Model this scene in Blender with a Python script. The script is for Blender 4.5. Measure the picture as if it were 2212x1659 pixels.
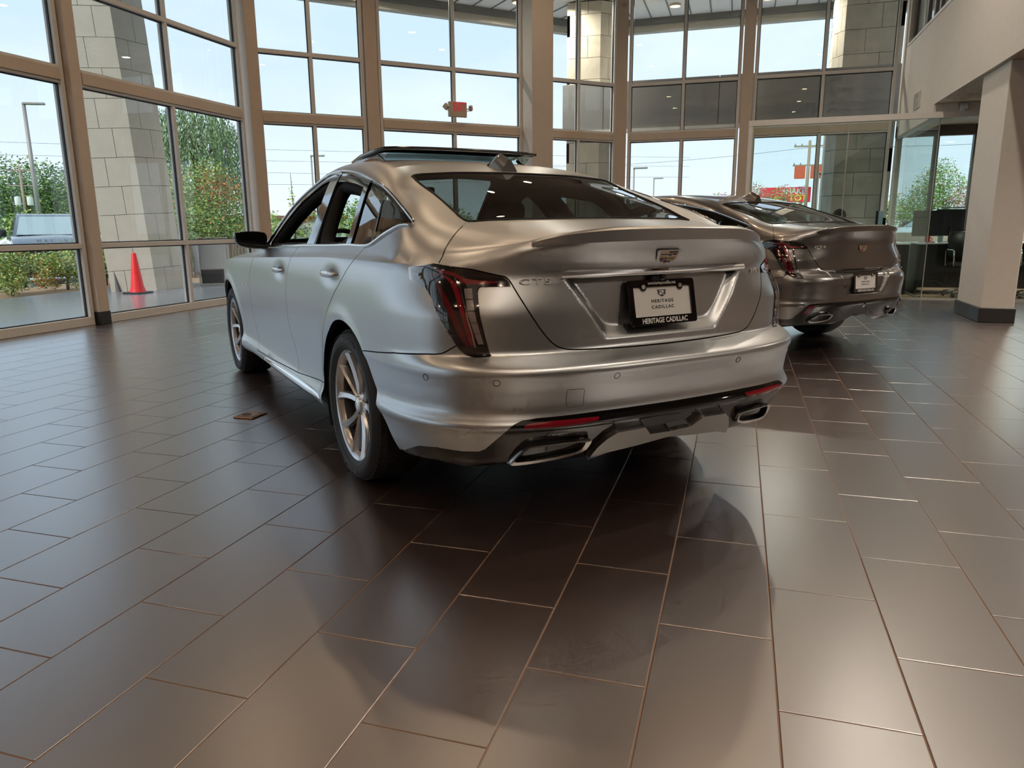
import bpy, math, random
import numpy as np
from mathutils import Matrix, Vector
from mathutils.geometry import delaunay_2d_cdt

scn = bpy.context.scene
for _o in list(bpy.data.objects):
    bpy.data.objects.remove(_o, do_unlink=True)
COL = scn.collection
R_ = math.radians

# ------------------------------------------------------------------ camera
CAM_H = 1.1123
cam_d = bpy.data.cameras.new('camera')
cam_d.sensor_fit = 'HORIZONTAL'; cam_d.sensor_width = 36.0
cam_d.lens = 1582.73 / 2212 * 36.0
cam_d.clip_start = 0.05; cam_d.clip_end = 600
cam = bpy.data.objects.new('camera', cam_d); COL.objects.link(cam)
_yaw, _pit, _rol = 0.29781693, 0.21189088, -0.00871130
_f = Vector((-math.sin(_yaw)*math.cos(_pit), math.cos(_yaw)*math.cos(_pit), -math.sin(_pit)))
_r = Vector((math.cos(_yaw), math.sin(_yaw), 0)); _u = _r.cross(_f)
_r2 = _r*math.cos(_rol)+_u*math.sin(_rol); _u2 = -_r*math.sin(_rol)+_u*math.cos(_rol)
cam.matrix_world = Matrix(((_r2.x,_u2.x,-_f.x,0),(_r2.y,_u2.y,-_f.y,0),(_r2.z,_u2.z,-_f.z,CAM_H),(0,0,0,1)))
scn.camera = cam

# ------------------------------------------------------------------ sky
W = bpy.data.worlds.new('sky'); scn.world = W; W.use_nodes = True
nt = W.node_tree; nt.nodes.clear()
def _n(t, **k):
    n = nt.nodes.new(t)
    for a, b in k.items(): setattr(n, a, b)
    return n
_out = _n('ShaderNodeOutputWorld'); _bg = _n('ShaderNodeBackground'); _tc = _n('ShaderNodeTexCoord')
_sep = _n('ShaderNodeSeparateXYZ'); _ramp = _n('ShaderNodeValToRGB'); _noi = _n('ShaderNodeTexNoise')
_map = _n('ShaderNodeMapping'); _cr = _n('ShaderNodeValToRGB'); _mix = _n('ShaderNodeMix', data_type='RGBA')
nt.links.new(_tc.outputs['Generated'], _sep.inputs[0]); nt.links.new(_sep.outputs['Z'], _ramp.inputs[0])
e = _ramp.color_ramp.elements; e[0].position = 0.0; e[0].color = (.66,.71,.77,1); e[1].position = 1.0; e[1].color = (.38,.53,.72,1)
for p_, c_ in ((.10,(.56,.64,.745,1)),(.22,(.47,.585,.72,1)),(.45,(.42,.55,.72,1))):
    q_ = _ramp.color_ramp.elements.new(p_); q_.color = c_
_map.inputs['Scale'].default_value = (1,1,3.2)
nt.links.new(_tc.outputs['Generated'], _map.inputs[0]); nt.links.new(_map.outputs[0], _noi.inputs['Vector'])
_noi.inputs['Scale'].default_value = 2.3; _noi.inputs['Detail'].default_value = 6; _noi.inputs['Roughness'].default_value = .55
_cr.color_ramp.elements[0].position = .45; _cr.color_ramp.elements[0].color = (0,0,0,1)
_cr.color_ramp.elements[1].position = .78; _cr.color_ramp.elements[1].color = (.8,.8,.8,1)
nt.links.new(_noi.outputs['Fac'], _cr.inputs[0]); nt.links.new(_cr.outputs[0], _mix.inputs['Factor'])
nt.links.new(_ramp.outputs[0], _mix.inputs['A']); _mix.inputs['B'].default_value = (.70,.73,.76,1)
nt.links.new(_mix.outputs['Result'], _bg.inputs[0]); _bg.inputs[1].default_value = 1.06
nt.links.new(_bg.outputs[0], _out.inputs[0])

# ------------------------------------------------------------------ sun (hazy, high)
_sd = bpy.data.lights.new('sun', 'SUN'); _sd.energy = 2.0; _sd.angle = R_(22); _sd.color = (1,.95,.86)
sun = bpy.data.objects.new('sun', _sd); COL.objects.link(sun)
sun.rotation_euler = Vector((.35,1.0,-.95)).to_track_quat('-Z','Y').to_euler()

# ------------------------------------------------------------------ view
vs = scn.view_settings; vs.view_transform = 'Standard'; vs.look = 'None'; vs.exposure = 0.62; vs.gamma = 1.0
vs.use_curve_mapping = False
cy = scn.cycles
cy.max_bounces = 7; cy.diffuse_bounces = 3; cy.glossy_bounces = 4; cy.transmission_bounces = 4
cy.use_adaptive_sampling = True; cy.adaptive_threshold = .06; cy.adaptive_min_samples = 12; cy.transparent_max_bounces = 28
cy.caustics_reflective = False; cy.caustics_refractive = False; cy.sample_clamp_indirect = 4.0; cy.use_denoising = True
# ------------------------------------------------------------------ materials
MATS = {}
def mat(name, base, rough=.5, metal=0., coat=0., noise=None, bump=None, emit=None, spec=.5, coat_rough=.05, ior=None, alpha=None, aniso=None):
    """noise=(scale, amount) mottles the base colour, bump=(scale, strength) gives fine relief"""
    if name in MATS: return MATS[name]
    m = bpy.data.materials.new(name); m.use_nodes = True; t = m.node_tree; b = t.nodes['Principled BSDF']
    b.inputs['Base Color'].default_value = (*base, 1); b.inputs['Roughness'].default_value = rough
    b.inputs['Metallic'].default_value = metal; b.inputs['Coat Weight'].default_value = coat
    b.inputs['Coat Roughness'].default_value = coat_rough; b.inputs['Specular IOR Level'].default_value = spec
    if ior: b.inputs['IOR'].default_value = ior
    tc = t.nodes.new('ShaderNodeTexCoord')
    if noise is None: noise = (14.0, .05)
    n = t.nodes.new('ShaderNodeTexNoise'); n.inputs['Scale'].default_value = noise[0]; n.inputs['Detail'].default_value = 4
    t.links.new(tc.outputs['Object'], n.inputs['Vector'])
    mx = t.nodes.new('ShaderNodeMix'); mx.data_type = 'RGBA'
    mx.inputs['A'].default_value = (*[max(0,c*(1-noise[1])) for c in base],1); mx.inputs['B'].default_value = (*[min(1,c*(1+noise[1])) for c in base],1)
    t.links.new(n.outputs['Fac'], mx.inputs['Factor']); t.links.new(mx.outputs['Result'], b.inputs['Base Color'])
    if bump:
        n2 = t.nodes.new('ShaderNodeTexNoise'); n2.inputs['Scale'].default_value = bump[0]; n2.inputs['Detail'].default_value = 3
        t.links.new(tc.outputs['Object'], n2.inputs['Vector'])
        bp = t.nodes.new('ShaderNodeBump'); bp.inputs['Strength'].default_value = bump[1]; bp.inputs['Distance'].default_value = .01
        t.links.new(n2.outputs['Fac'], bp.inputs['Height']); t.links.new(bp.outputs[0], b.inputs['Normal'])
    if emit:
        b.inputs['Emission Color'].default_value = (*emit[0],1); b.inputs['Emission Strength'].default_value = emit[1]
    MATS[name] = m; return m
def glass(name, tint=(1,1,1), refl=1.0, rough=0.0, ior=1.5):
    if name in MATS: return MATS[name]
    m = bpy.data.materials.new(name); m.use_nodes = True; t = m.node_tree; t.nodes.clear()
    o = t.nodes.new('ShaderNodeOutputMaterial'); tr = t.nodes.new('ShaderNodeBsdfTransparent'); gl = t.nodes.new('ShaderNodeBsdfGlossy')
    fr = t.nodes.new('ShaderNodeFresnel'); mx = t.nodes.new('ShaderNodeMixShader'); mu = t.nodes.new('ShaderNodeMath')
    fr.inputs[0].default_value = ior; mu.operation = 'MULTIPLY'; mu.inputs[1].default_value = refl
    tr.inputs[0].default_value = (*tint,1); gl.inputs['Roughness'].default_value = rough; gl.inputs[0].default_value = (1,1,1,1)
    geo = t.nodes.new('ShaderNodeNewGeometry'); inv = t.nodes.new('ShaderNodeMath'); inv.operation = 'SUBTRACT'; inv.inputs[0].default_value = 1
    t.links.new(geo.outputs['Backfacing'], inv.inputs[1])
    mu2 = t.nodes.new('ShaderNodeMath'); mu2.operation = 'MULTIPLY'
    t.links.new(fr.outputs[0], mu.inputs[0]); t.links.new(mu.outputs[0], mu2.inputs[0]); t.links.new(inv.outputs[0], mu2.inputs[1])
    t.links.new(mu2.outputs[0], mx.inputs[0]); t.links.new(tr.outputs[0], mx.inputs[1]); t.links.new(gl.outputs[0], mx.inputs[2])
    t.links.new(mx.outputs[0], o.inputs[0]); MATS[name] = m; return m
def wood_mat(name, a, b, scale=6):
    if name in MATS: return MATS[name]
    m = mat(name, a, .5); t = m.node_tree; p = t.nodes['Principled BSDF']
    w = t.nodes.new('ShaderNodeTexWave'); w.inputs['Scale'].default_value = scale; w.inputs['Distortion'].default_value = 5
    tc = t.nodes.new('ShaderNodeTexCoord'); t.links.new(tc.outputs['Object'], w.inputs['Vector'])
    mx = t.nodes.new('ShaderNodeMix'); mx.data_type = 'RGBA'; mx.inputs['A'].default_value = (*a,1); mx.inputs['B'].default_value = (*b,1)
    t.links.new(w.outputs['Fac'], mx.inputs['Factor']); t.links.new(mx.outputs['Result'], p.inputs['Base Color']); return m

M_TILE = mat('floor_tile', (.034,.0150,.0100), .30, noise=(3.0,.16), bump=(60,.012), spec=1.0, ior=1.95, coat=1.0, coat_rough=.30)
M_TILE.node_tree.nodes['Principled BSDF'].inputs['Coat IOR'].default_value = 2.25
M_GROUT = mat('grout', (.30,.16,.09), .85, noise=(40,.15))
M_FRAME = mat('window_frame_paint', (.80,.78,.75), .45)
M_POST = mat('post_paint', (.68,.57,.47), .55)
M_WALL = mat('wall_paint', (.78,.73,.66), .7, bump=(180,.02))
M_WALLW = mat('warm_wall_paint', (.42,.30,.21), .7)
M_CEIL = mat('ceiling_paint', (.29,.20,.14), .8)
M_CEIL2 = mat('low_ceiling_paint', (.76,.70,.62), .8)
M_PILLAR = mat('pillar_paint', (.68,.60,.52), .6, bump=(140,.03))
M_BASE = mat('black_base', (.022,.020,.020), .45)
M_GLASS = glass('window_glass', (.96,.985,.985), 1.0)
M_OGLASS = glass('office_glass', (.90,.965,.95), 1.3)
M_BLACK = mat('black_plastic', (.012,.012,.013), .4)
M_GBLACK = mat('gloss_black', (.006,.006,.007), .08, coat=1.0)
M_CHROME = mat('chrome', (.82,.82,.83), .06, metal=1.0, noise=(5,.01))
M_SATIN = mat('satin_silver', (.62,.60,.58), .22, metal=1.0)
M_RUBBER = mat('tire_rubber', (.022,.022,.023), .62, bump=(220,.05))
M_RUBL = mat('tire_lettering', (.085,.085,.085), .55)
M_RED = mat('red_lens', (.22,.006,.016), .10, coat=1.0)
M_REDD = mat('dark_red_lens', (.12,.005,.012), .10, coat=1.0)
M_WHITE = mat('white_plate', (.80,.79,.77), .4)
M_DARKTXT = mat('dark_print', (.03,.03,.03), .5)
M_WHITETXT = mat('white_print', (.8,.8,.8), .5)

# ------------------------------------------------------------------ mesh helpers
class G:
    def __init__(s): s.v = []; s.f = []; s.m = []; s.cm = 0
    def add(s, vs, fs):
        b = len(s.v); s.v += [tuple(p) for p in vs]; s.f += [tuple(i+b for i in q) for q in fs]; s.m += [s.cm]*len(fs); return s
    def box(s, x0, x1, y0, y1, z0, z1):
        return s.add([(x0,y0,z0),(x1,y0,z0),(x1,y1,z0),(x0,y1,z0),(x0,y0,z1),(x1,y0,z1),(x1,y1,z1),(x0,y1,z1)],
                     [(0,3,2,1),(4,5,6,7),(0,1,5,4),(1,2,6,5),(2,3,7,6),(3,0,4,7)])
    def cbox(s, x0, x1, y0, y1, z0, z1, c):
        """box with chamfered edges"""
        xs, ys, zs = (x0,x1), (y0,y1), (z0,z1); sg = (c,-c); vs = []; ix = {}
        for i in (0,1):
            for j in (0,1):
                for k in (0,1):
                    for a in range(3):
                        p = [xs[i]+sg[i], ys[j]+sg[j], zs[k]+sg[k]]; p[a] = (xs[i],ys[j],zs[k])[a]
                        ix[i,j,k,a] = len(vs); vs.append(tuple(p))
        fs = []
        def q(*l): fs.append(tuple(ix[t] for t in l))
        for i in (0,1):
            q(*[(i,j,k,0) for j,k in ((0,0),(1,0),(1,1),(0,1))]); q(*[(j,i,k,1) for j,k in ((0,0),(1,0),(1,1),(0,1))]); q(*[(j,k,i,2) for j,k in ((0,0),(1,0),(1,1),(0,1))])
        for i in (0,1):
            for j in (0,1):
                q((i,j,0,0),(i,j,1,0),(i,j,1,1),(i,j,0,1)); q((i,0,j,0),(i,1,j,0),(i,1,j,2),(i,0,j,2)); q((0,i,j,1),(1,i,j,1),(1,i,j,2),(0,i,j,2))
        for i in (0,1):
            for j in (0,1):
                for k in (0,1): q((i,j,k,0),(i,j,k,1),(i,j,k,2))
        return s.add(vs, fs)
    def prism(s, poly, z0, z1, axis='z'):
        n = len(poly); mp = {'z':lambda a,b,c:(a,b,c), 'y':lambda a,b,c:(a,c,b), 'x':lambda a,b,c:(c,a,b)}[axis]
        return s.add([mp(a,b,z0) for a,b in poly]+[mp(a,b,z1) for a,b in poly],
                     [tuple(range(n-1,-1,-1)), tuple(range(n,2*n))]+[(i,(i+1)%n,n+(i+1)%n,n+i) for i in range(n)])
    def tube(s, path, r, n=8, cap=True, closed=False):
        P = [Vector(p) for p in path]; rr = r if isinstance(r,(list,tuple)) else [r]*len(P); rings = []; N = len(P)
        up = None
        for i in range(N):
            if closed: d = (P[(i+1)%N]-P[i-1])
            else: d = P[min(i+1,N-1)]-P[max(i-1,0)]
            d.normalize()
            if up is None: up = Vector((0,0,1)) if abs(d.z) < .9 else Vector((1,0,0))
            a = d.cross(up)
            if a.length < 1e-6: a = d.orthogonal()
            a.normalize(); b = a.cross(d); up = b
            rings.append([tuple(P[i]+(a*math.cos(t*2*math.pi/n)+b*math.sin(t*2*math.pi/n))*rr[i]) for t in range(n)])
        vs = [p for q in rings for p in q]; fs = []
        for i in range(N if closed else N-1):
            j = (i+1)%N
            for k in range(n): fs.append((i*n+k, i*n+(k+1)%n, j*n+(k+1)%n, j*n+k))
        if cap and not closed: fs += [tuple(range(n-1,-1,-1)), tuple((N-1)*n+k for k in range(n))]
        return s.add(vs, fs)
    def lathe(s, prof, n=32, axis='z', c=(0,0,0), closed=False):
        """prof: (radius, height)"""
        vs = []; fs = []; m = len(prof)
        for i in range(n):
            a = 2*math.pi*i/n
            for r, h in prof:
                p = {'z':(r*math.cos(a), r*math.sin(a), h), 'y':(r*math.cos(a), h, r*math.sin(a)), 'x':(h, r*math.cos(a), r*math.sin(a))}[axis]
                vs.append((p[0]+c[0],p[1]+c[1],p[2]+c[2]))
        for i in range(n):
            for k in range(m if closed else m-1):
                j = (k+1)%m; fs.append((i*m+k, ((i+1)%n)*m+k, ((i+1)%n)*m+j, i*m+j))
        return s.add(vs, fs)
    def grid(s, rows):
        n = len(rows[0]); vs = [tuple(p) for r in rows for p in r]
        return s.add(vs, [(i*n+k, i*n+k+1, (i+1)*n+k+1, (i+1)*n+k) for i in range(len(rows)-1) for k in range(n-1)])
    def xf(s, M, start=0):
        s.v[start:] = [tuple(M @ Vector(p)) for p in s.v[start:]]; return s
    def build(s, name, mt, parent=None, smooth=False, bevel=0, segs=2, solid=0, angle=None):
        me = bpy.data.meshes.new(name); me.from_pydata(s.v, [], s.f)
        ms = mt if isinstance(mt,(list,tuple)) else [mt]
        for m in ms: me.materials.append(m)
        if len(ms) > 1: me.polygons.foreach_set('material_index', s.m)
        import bmesh
        bm = bmesh.new(); bm.from_mesh(me); bmesh.ops.recalc_face_normals(bm, faces=bm.faces); bm.to_mesh(me); bm.free()
        if smooth: me.polygons.foreach_set('use_smooth', [True]*len(me.polygons))
        me.update()
        if smooth and angle is not None: me.set_sharp_from_angle(angle=R_(angle))
        o = bpy.data.objects.new(name, me); COL.objects.link(o)
        if parent is not None: o.parent = parent
        if solid:
            d = o.modifiers.new('solid','SOLIDIFY'); d.thickness = solid; d.offset = 0
        if bevel:
            d = o.modifiers.new('bevel','BEVEL'); d.width = bevel; d.segments = segs; d.limit_method = 'ANGLE'; d.angle_limit = R_(40)
        return o
def tag(o, label, cat=None, kind=None, group=None):
    o['label'] = label
    if cat: o['category'] = cat
    if kind: o['kind'] = kind
    if group: o['group'] = group
    return o
def empty(name, loc=(0,0,0), rz=0, parent=None):
    o = bpy.data.objects.new(name, None); COL.objects.link(o); o.location = loc; o.rotation_euler = (0,0,rz); o.empty_display_size = .1
    if parent is not None: o.parent = parent
    return o
def share(o, name=None, parent=None, M=None):
    c = o.copy(); COL.objects.link(c)
    if name: c.name = name
    if parent is not None: c.parent = parent
    if M is not None: c.matrix_basis = M
    return c
def copy_tree(o, parent=None):
    c = o.copy(); COL.objects.link(c); c.parent = parent
    for ch in list(o.children): copy_tree(ch, c)
    return c
def text_mesh(body, size, extrude=.0, spacing=1.0, bold=0.0):
    """lettering as raw triangles (verts, faces) lying in x/y, centred"""
    cu = bpy.data.curves.new('txt','FONT'); cu.body = body; cu.size = size; cu.extrude = extrude; cu.space_character = spacing; cu.resolution_u = 3
    cu.align_x = 'CENTER'; cu.align_y = 'CENTER'; cu.offset = bold
    o = bpy.data.objects.new('txt', cu); COL.objects.link(o)
    dg = bpy.context.evaluated_depsgraph_get(); me = bpy.data.meshes.new_from_object(o.evaluated_get(dg))
    vs = [tuple(v.co) for v in me.vertices]; fs = [tuple(p.vertices) for p in me.polygons]
    bpy.data.objects.remove(o, do_unlink=True); bpy.data.curves.remove(cu); bpy.data.meshes.remove(me)
    return vs, fs
def frame_M(o, x, y):
    """matrix with origin o, local x along x, local y along (orthogonalised) y"""
    x = Vector(x).normalized(); y = Vector(y); z = x.cross(y).normalized(); y = z.cross(x); o = Vector(o)
    return Matrix(((x.x,y.x,z.x,o.x),(x.y,y.y,z.y,o.y),(x.z,y.z,z.z,o.z),(0,0,0,1)))
# ------------------------------------------------------------------ floor: running-bond tiles
TW, TL, TG = .3062, .6225, .0035
X0T, Y0T = -.4686, 1.6275          # a long joint and a cross joint of the row right of it
LX, BY, RX, FY = -7.40, 15.30, 9.0, -6.0
CX0, CY0 = -7.40, 10.30            # start of the 45 degree wall
CX1, CY1 = -2.40, 15.30
fl = G(); fl.prism([(LX-.3,FY),(RX,FY),(RX,BY+.2),(CX1-.2,BY+.2),(LX-.3,CY0+.2)], -.10, -.0025)
floor = fl.build('floor', M_GROUT)
tag(floor, 'dark brown rectangular floor tiles laid in running bond with tan grout', 'floor', 'structure')
def in_room(x, y):
    return LX < x < RX and FY < y < BY and (y - x) < (CY0 - CX0)
_tg = G(); hx, hy = (TW-TG)/2, (TL-TG)/2; _b = .0016
_tg.add([(-hx,-hy,-.0025),(hx,-hy,-.0025),(hx,hy,-.0025),(-hx,hy,-.0025),(-hx,-hy,-_b*.6),(hx,-hy,-_b*.6),(hx,hy,-_b*.6),(-hx,hy,-_b*.6),
         (-hx+_b,-hy+_b,0),(hx-_b,-hy+_b,0),(hx-_b,hy-_b,0),(-hx+_b,hy-_b,0)],
        [(0,1,5,4),(1,2,6,5),(2,3,7,6),(3,0,4,7),(4,5,9,8),(5,6,10,9),(6,7,11,10),(7,4,8,11),(8,9,10,11)])
_fM = cam.matrix_world.inverted()
def to_px(p):
    v = _fM @ Vector(p); d = -v.z
    if d < .05: return None
    return 1106+1582.73*v.x/d, 829.5-1582.73*v.y/d, d
cells = []
for i in range(-24, 32):
    for j in range(-14, 25):
        x = X0T+(i+.5)*TW; y = Y0T+(j+.5)*TL+(0 if i % 2 == 0 else TL/2)
        if not (LX-.1 < x < RX-.1 and FY+.3 < y < BY-.1) or (y-x) > CY0-CX0+.2: continue
        q = to_px((x,y,0)); score = 0
        if q and -120 < q[0] < 2332 and 480 < q[1] < 1780 and y < 12.1: score = 1/q[2]**2
        cells.append((score, x, y))
cells.sort(key=lambda t: -t[0])
_first = None
for sc_, x, y in cells[:300]:
    if _first is None: o = _first = _tg.build('tile', M_TILE, floor)
    else: o = share(_first, 'tile', floor)
    o.location = (x, y, 0)
rest = G()
for sc_, x, y in cells[300:]:
    b0 = len(rest.v); rest.add([(a+x,b+y,c) for a,b,c in _tg.v], _tg.f)
rt = rest.build('tile_field', M_TILE, floor); rt['kind'] = 'stuff'

# ------------------------------------------------------------------ glazed walls
WTOP = 5.55
ZR = [(.10,.90),(.96,2.72),(2.91,3.76),(3.82,WTOP-.08)]
_wn = [0]
def bay(p0, p1, label, rail=True, ztop=WTOP, mull=.5, low=True):
    """one glazed bay between two plan points, inner side to the right of p0->p1 is the room"""
    _wn[0] += 1; p0 = Vector((*p0,0)); p1 = Vector((*p1,0)); d = p1-p0; Lb = d.length; d.normalize()
    root = empty('window_%d' % _wn[0], p0, math.atan2(d.y, d.x)); tag(root, label, 'window', 'structure')
    D = .06; f = .055
    def bar(nm, x0, x1, z0, z1, dd=D, m=M_FRAME):
        g = G(); g.cbox(x0,x1,-dd,dd,z0,z1,.004); return g.build(nm, m, root)
    bar('sill', 0, Lb, 0, ZR[0][0]); bar('head', 0, Lb, ztop-.08, ztop)
    for x in (0, Lb-f): bar('jamb', x, x+f, ZR[0][0], ztop-.08)
    xm = Lb*mull
    bar('transom', f, Lb-f, 2.75, 2.88, .075, M_POST); bar('transom', f, Lb-f, 2.72, 2.75, .06); bar('transom', f, Lb-f, 2.88, 2.91, .06)
    bar('transom', f, Lb-f, 3.76, 3.82)
    if rail: bar('rail', f, Lb-f, .90, .96)
    rows = list(ZR)
    if not rail: rows = [(.10,2.72)]+rows[2:]
    rows[-1] = (rows[-1][0], ztop-.08)
    for (za, zb) in rows:
        bar('mullion', xm-.026, xm+.026, za, zb)
        for (xa, xb) in ((f,xm-.026),(xm+.026,Lb-f)):
            g = G(); g.box(xa,xb,-.006,.006,za,zb); g.build('pane', M_GLASS, root)
            g = G(); e_ = .012                          # black gasket round the pane
            for a,b,c,h in ((xa,xa+e_,za,zb),(xb-e_,xb,za,zb),(xa,xb,za,za+e_),(xa,xb,zb-e_,zb)): g.box(a,b,-.014,.014,c,h)
            g.build('gasket', M_BLACK, root)
    return root
_tn = [0]
def post(x, y, w, dd, rz, label, z1=WTOP+.2, base=True, m=M_POST):
    _tn[0] += 1; root = empty('trim_%d' % _tn[0], (x,y,0), rz); tag(root, label, 'column', 'structure')
    g = G(); g.cbox(-w/2,w/2,-dd/2,dd/2,0,z1,.006); g.build('shaft', m, root)
    if base:
        g = G(); g.cbox(-w/2-.004,w/2+.004,-dd/2-.006,dd/2+.006,0,.155,.004); g.build('base', M_BASE, root)
    return root
_ys = [-5.8,-2.6,.6,3.8,7.0,10.20]
_lab = ['behind the camera, farthest bay','behind the camera on the left','left of the camera','at the left edge of the photo with the parked dark car behind it','in front of the traffic cone and the leaning stone pier']
for k in range(5):
    bay((LX,_ys[k+1]-.09),(LX,_ys[k]+.09), 'tall gridded left window '+_lab[k])
for k in range(5):
    post(LX+.03, _ys[k], .15, .20, math.pi/2, ['tan window post far behind the camera','tan window post behind the camera','tan window post left of the camera','tan window post just left of the view','tan window post with black foot left of the traffic cone'][k])
post(CX0+.07, CY0+.02, .20, .20, math.pi/4*1.5, 'tan corner post behind the side mirror where the angled wall starts')
s2 = math.sqrt(.5)
def onc(t): return (CX0+t*s2, CY0+t*s2)          # along the angled wall
bay(onc(1.86), onc(.14), 'angled wall window next to the corner post behind the open car windows', rail=False)
bay(onc(4.82), onc(2.10), 'angled wall window carrying the exit sign', rail=False, mull=.497)
post(*onc(1.98), .20, .20, math.pi/4, 'tan post on the angled wall left of the exit sign')
bay(onc(6.92), onc(5.20), 'narrow angled wall window in front of the stone pier', rail=False, mull=.5)
post(*onc(7.06), .22, .22, math.pi/8, 'tan corner post where the angled wall meets the back wall')
bay((-.14,BY),(CX1+.16,BY), 'back wall window right of the corner post with grey canopy outside', rail=False)
post(-.02, BY-.02, .20, .20, 0, 'tan post between the two back wall windows')
bay((2.50,BY),(.10,BY), 'back wall window beside the white wall with stained stone pier outside', rail=False)
# thick pillar standing in front of the angled wall
_tn[0] += 1
pl = empty('trim_%d' % _tn[0], (0,0,0)); tag(pl, 'thick white and tan pillar standing against the angled window wall', 'column', 'structure')
a0 = Vector((-3.98,13.68)); a1 = Vector((-3.67,13.99)); nn = Vector((s2,-s2))
g = G(); g.prism([tuple(a0+nn*.42),tuple(a1+nn*.42),tuple(a1-nn*.12),tuple(a0-nn*.12)], 0, WTOP+.2); g.build('shaft', M_PILLAR, pl, bevel=.01)
g = G(); g.prism([tuple(a0+nn*.43-Vector((s2,s2))*.01),tuple(a1+nn*.43+Vector((s2,s2))*.01),tuple(a1-nn*.12),tuple(a0-nn*.12)], 0, .16); g.build('base', M_BASE, pl)

# ------------------------------------------------------------------ right wall, ceiling, back of the room
RWX = 2.60; CEIL = 5.75
g = G()
g.box(RWX,RWX+.3,FY,12.15,2.80,CEIL); g.box(RWX,RWX+.3,12.15,15.0,2.80,4.10); g.box(RWX,RWX+.3,12.15,15.0,5.5,CEIL); g.box(RWX,RWX+.3,15.0,BY+.1,2.62,CEIL)
g.box(RWX,RWX+.3,12.60,15.0,2.62,2.80)
wr = g.build('wall_right', M_WALL); tag(wr, 'off-white right wall above the office opening', 'wall', 'structure')
wu = empty('window_%d' % (_wn[0]+1)); tag(wu, 'dark framed upper window in the white right wall', 'window', 'structure'); _wn[0] += 1
M_DFRAME = mat('dark_frame', (.10,.085,.075), .4)
g = G(); g.box(RWX-.01,RWX+.05,12.15,15.0,4.08,4.12); g.build('sill', M_FRAME, wu)
for y in (12.15,13.1,13.45,13.95,14.9):
    g = G(); g.box(RWX+.06,RWX+.12,y,y+.09,4.12,5.5); g.build('mullion', M_DFRAME, wu)
for ya,yb in ((12.24,13.1),(13.54,13.95),(14.04,14.9),(13.19,13.45)):
    g = G(); g.box(RWX+.085,RWX+.095,ya,yb,4.12,5.5); g.build('pane', M_OGLASS, wu)
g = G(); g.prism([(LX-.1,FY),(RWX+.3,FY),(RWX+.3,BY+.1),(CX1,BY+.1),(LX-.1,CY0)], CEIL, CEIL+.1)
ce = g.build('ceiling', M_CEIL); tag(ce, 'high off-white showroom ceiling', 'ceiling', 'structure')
g = G(); g.prism([(LX-.1,WTOP),(LX-.1,CEIL+.1),(LX+.1,CEIL+.1),(LX+.1,WTOP)], FY, CY0+.1, 'y')
g.prism([(CX0-.12,CY0),(CX0+.1,CY0-.1),(CX1+.1,CY1-.1),(CX1,CY1+.1)], WTOP, CEIL+.1); g.box(CX1,RWX,BY-.1,BY+.1,WTOP,CEIL+.1)
g.build('wall_back', M_WALL); tag(bpy.data.objects['wall_back'], 'white strip of wall above the tall windows', 'wall', 'structure')
g = G(); g.box(LX-.1,RX,FY-.1,FY,0,CEIL); wf = g.build('wall_front', M_WALLW); tag(wf, 'warm tan wall behind the camera', 'wall', 'structure')
g = G(); g.box(RX,RX+.1,FY,BY,0,2.9); w2 = g.build('wall_side', M_WALLW); tag(w2, 'warm tan wall of the low sales area on the right', 'wall', 'structure')
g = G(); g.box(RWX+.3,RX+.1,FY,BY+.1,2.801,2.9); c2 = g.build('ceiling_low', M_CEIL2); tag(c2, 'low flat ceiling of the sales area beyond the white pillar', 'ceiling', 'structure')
# back wall of the low area with windows
_wn[0] += 1
wb = empty('window_%d' % _wn[0], (RWX,BY,0)); tag(wb, 'office window showing the green tree and pink blossom', 'window', 'structure')
for a,b in ((.0,.10),(.62,.70),(1.24,1.36),(2.6,2.7),(4.2,4.3),(6.2,6.4)):
    g = G(); g.cbox(a,b,-.06,.06,.1,2.8,.004); g.build('mullion', M_DFRAME if a > .5 else M_FRAME, wb)
g = G(); g.box(0,6.4,-.06,.06,2.62,2.8); g.build('head', M_DFRAME, wb)
g = G(); g.box(0,6.4,-.06,.06,0,.94); g.build('sill', M_WALL, wb)
for a,b in ((.1,.62),(.70,1.24),(1.36,2.6),(2.7,4.2),(4.3,6.2)):
    g = G(); g.box(a,b,-.006,.006,.94,2.62); g.build('pane', M_GLASS, wb)
pr_ = empty('trim_%d' % (_tn[0]+1)); _tn[0] += 1; tag(pr_, 'square off-white pillar with black base at the right edge', 'column', 'structure')
g = G(); g.cbox(2.655,2.985,9.50,10.46,0,2.80,.006); g.build('shaft', M_WALL, pr_)
g = G(); g.cbox(2.635,3.00,9.475,10.49,0,.165,.006); g.build('base', M_BASE, pr_)
g = G(); g.cbox(RWX-.012,RWX+.3,12.56,12.66,2.60,2.80,.004); jb = g.build('trim_%d' % (_tn[0]+1), M_WALL); _tn[0] += 1; tag(jb, 'short white jamb at the far end of the office opening', 'trim', 'structure')
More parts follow.
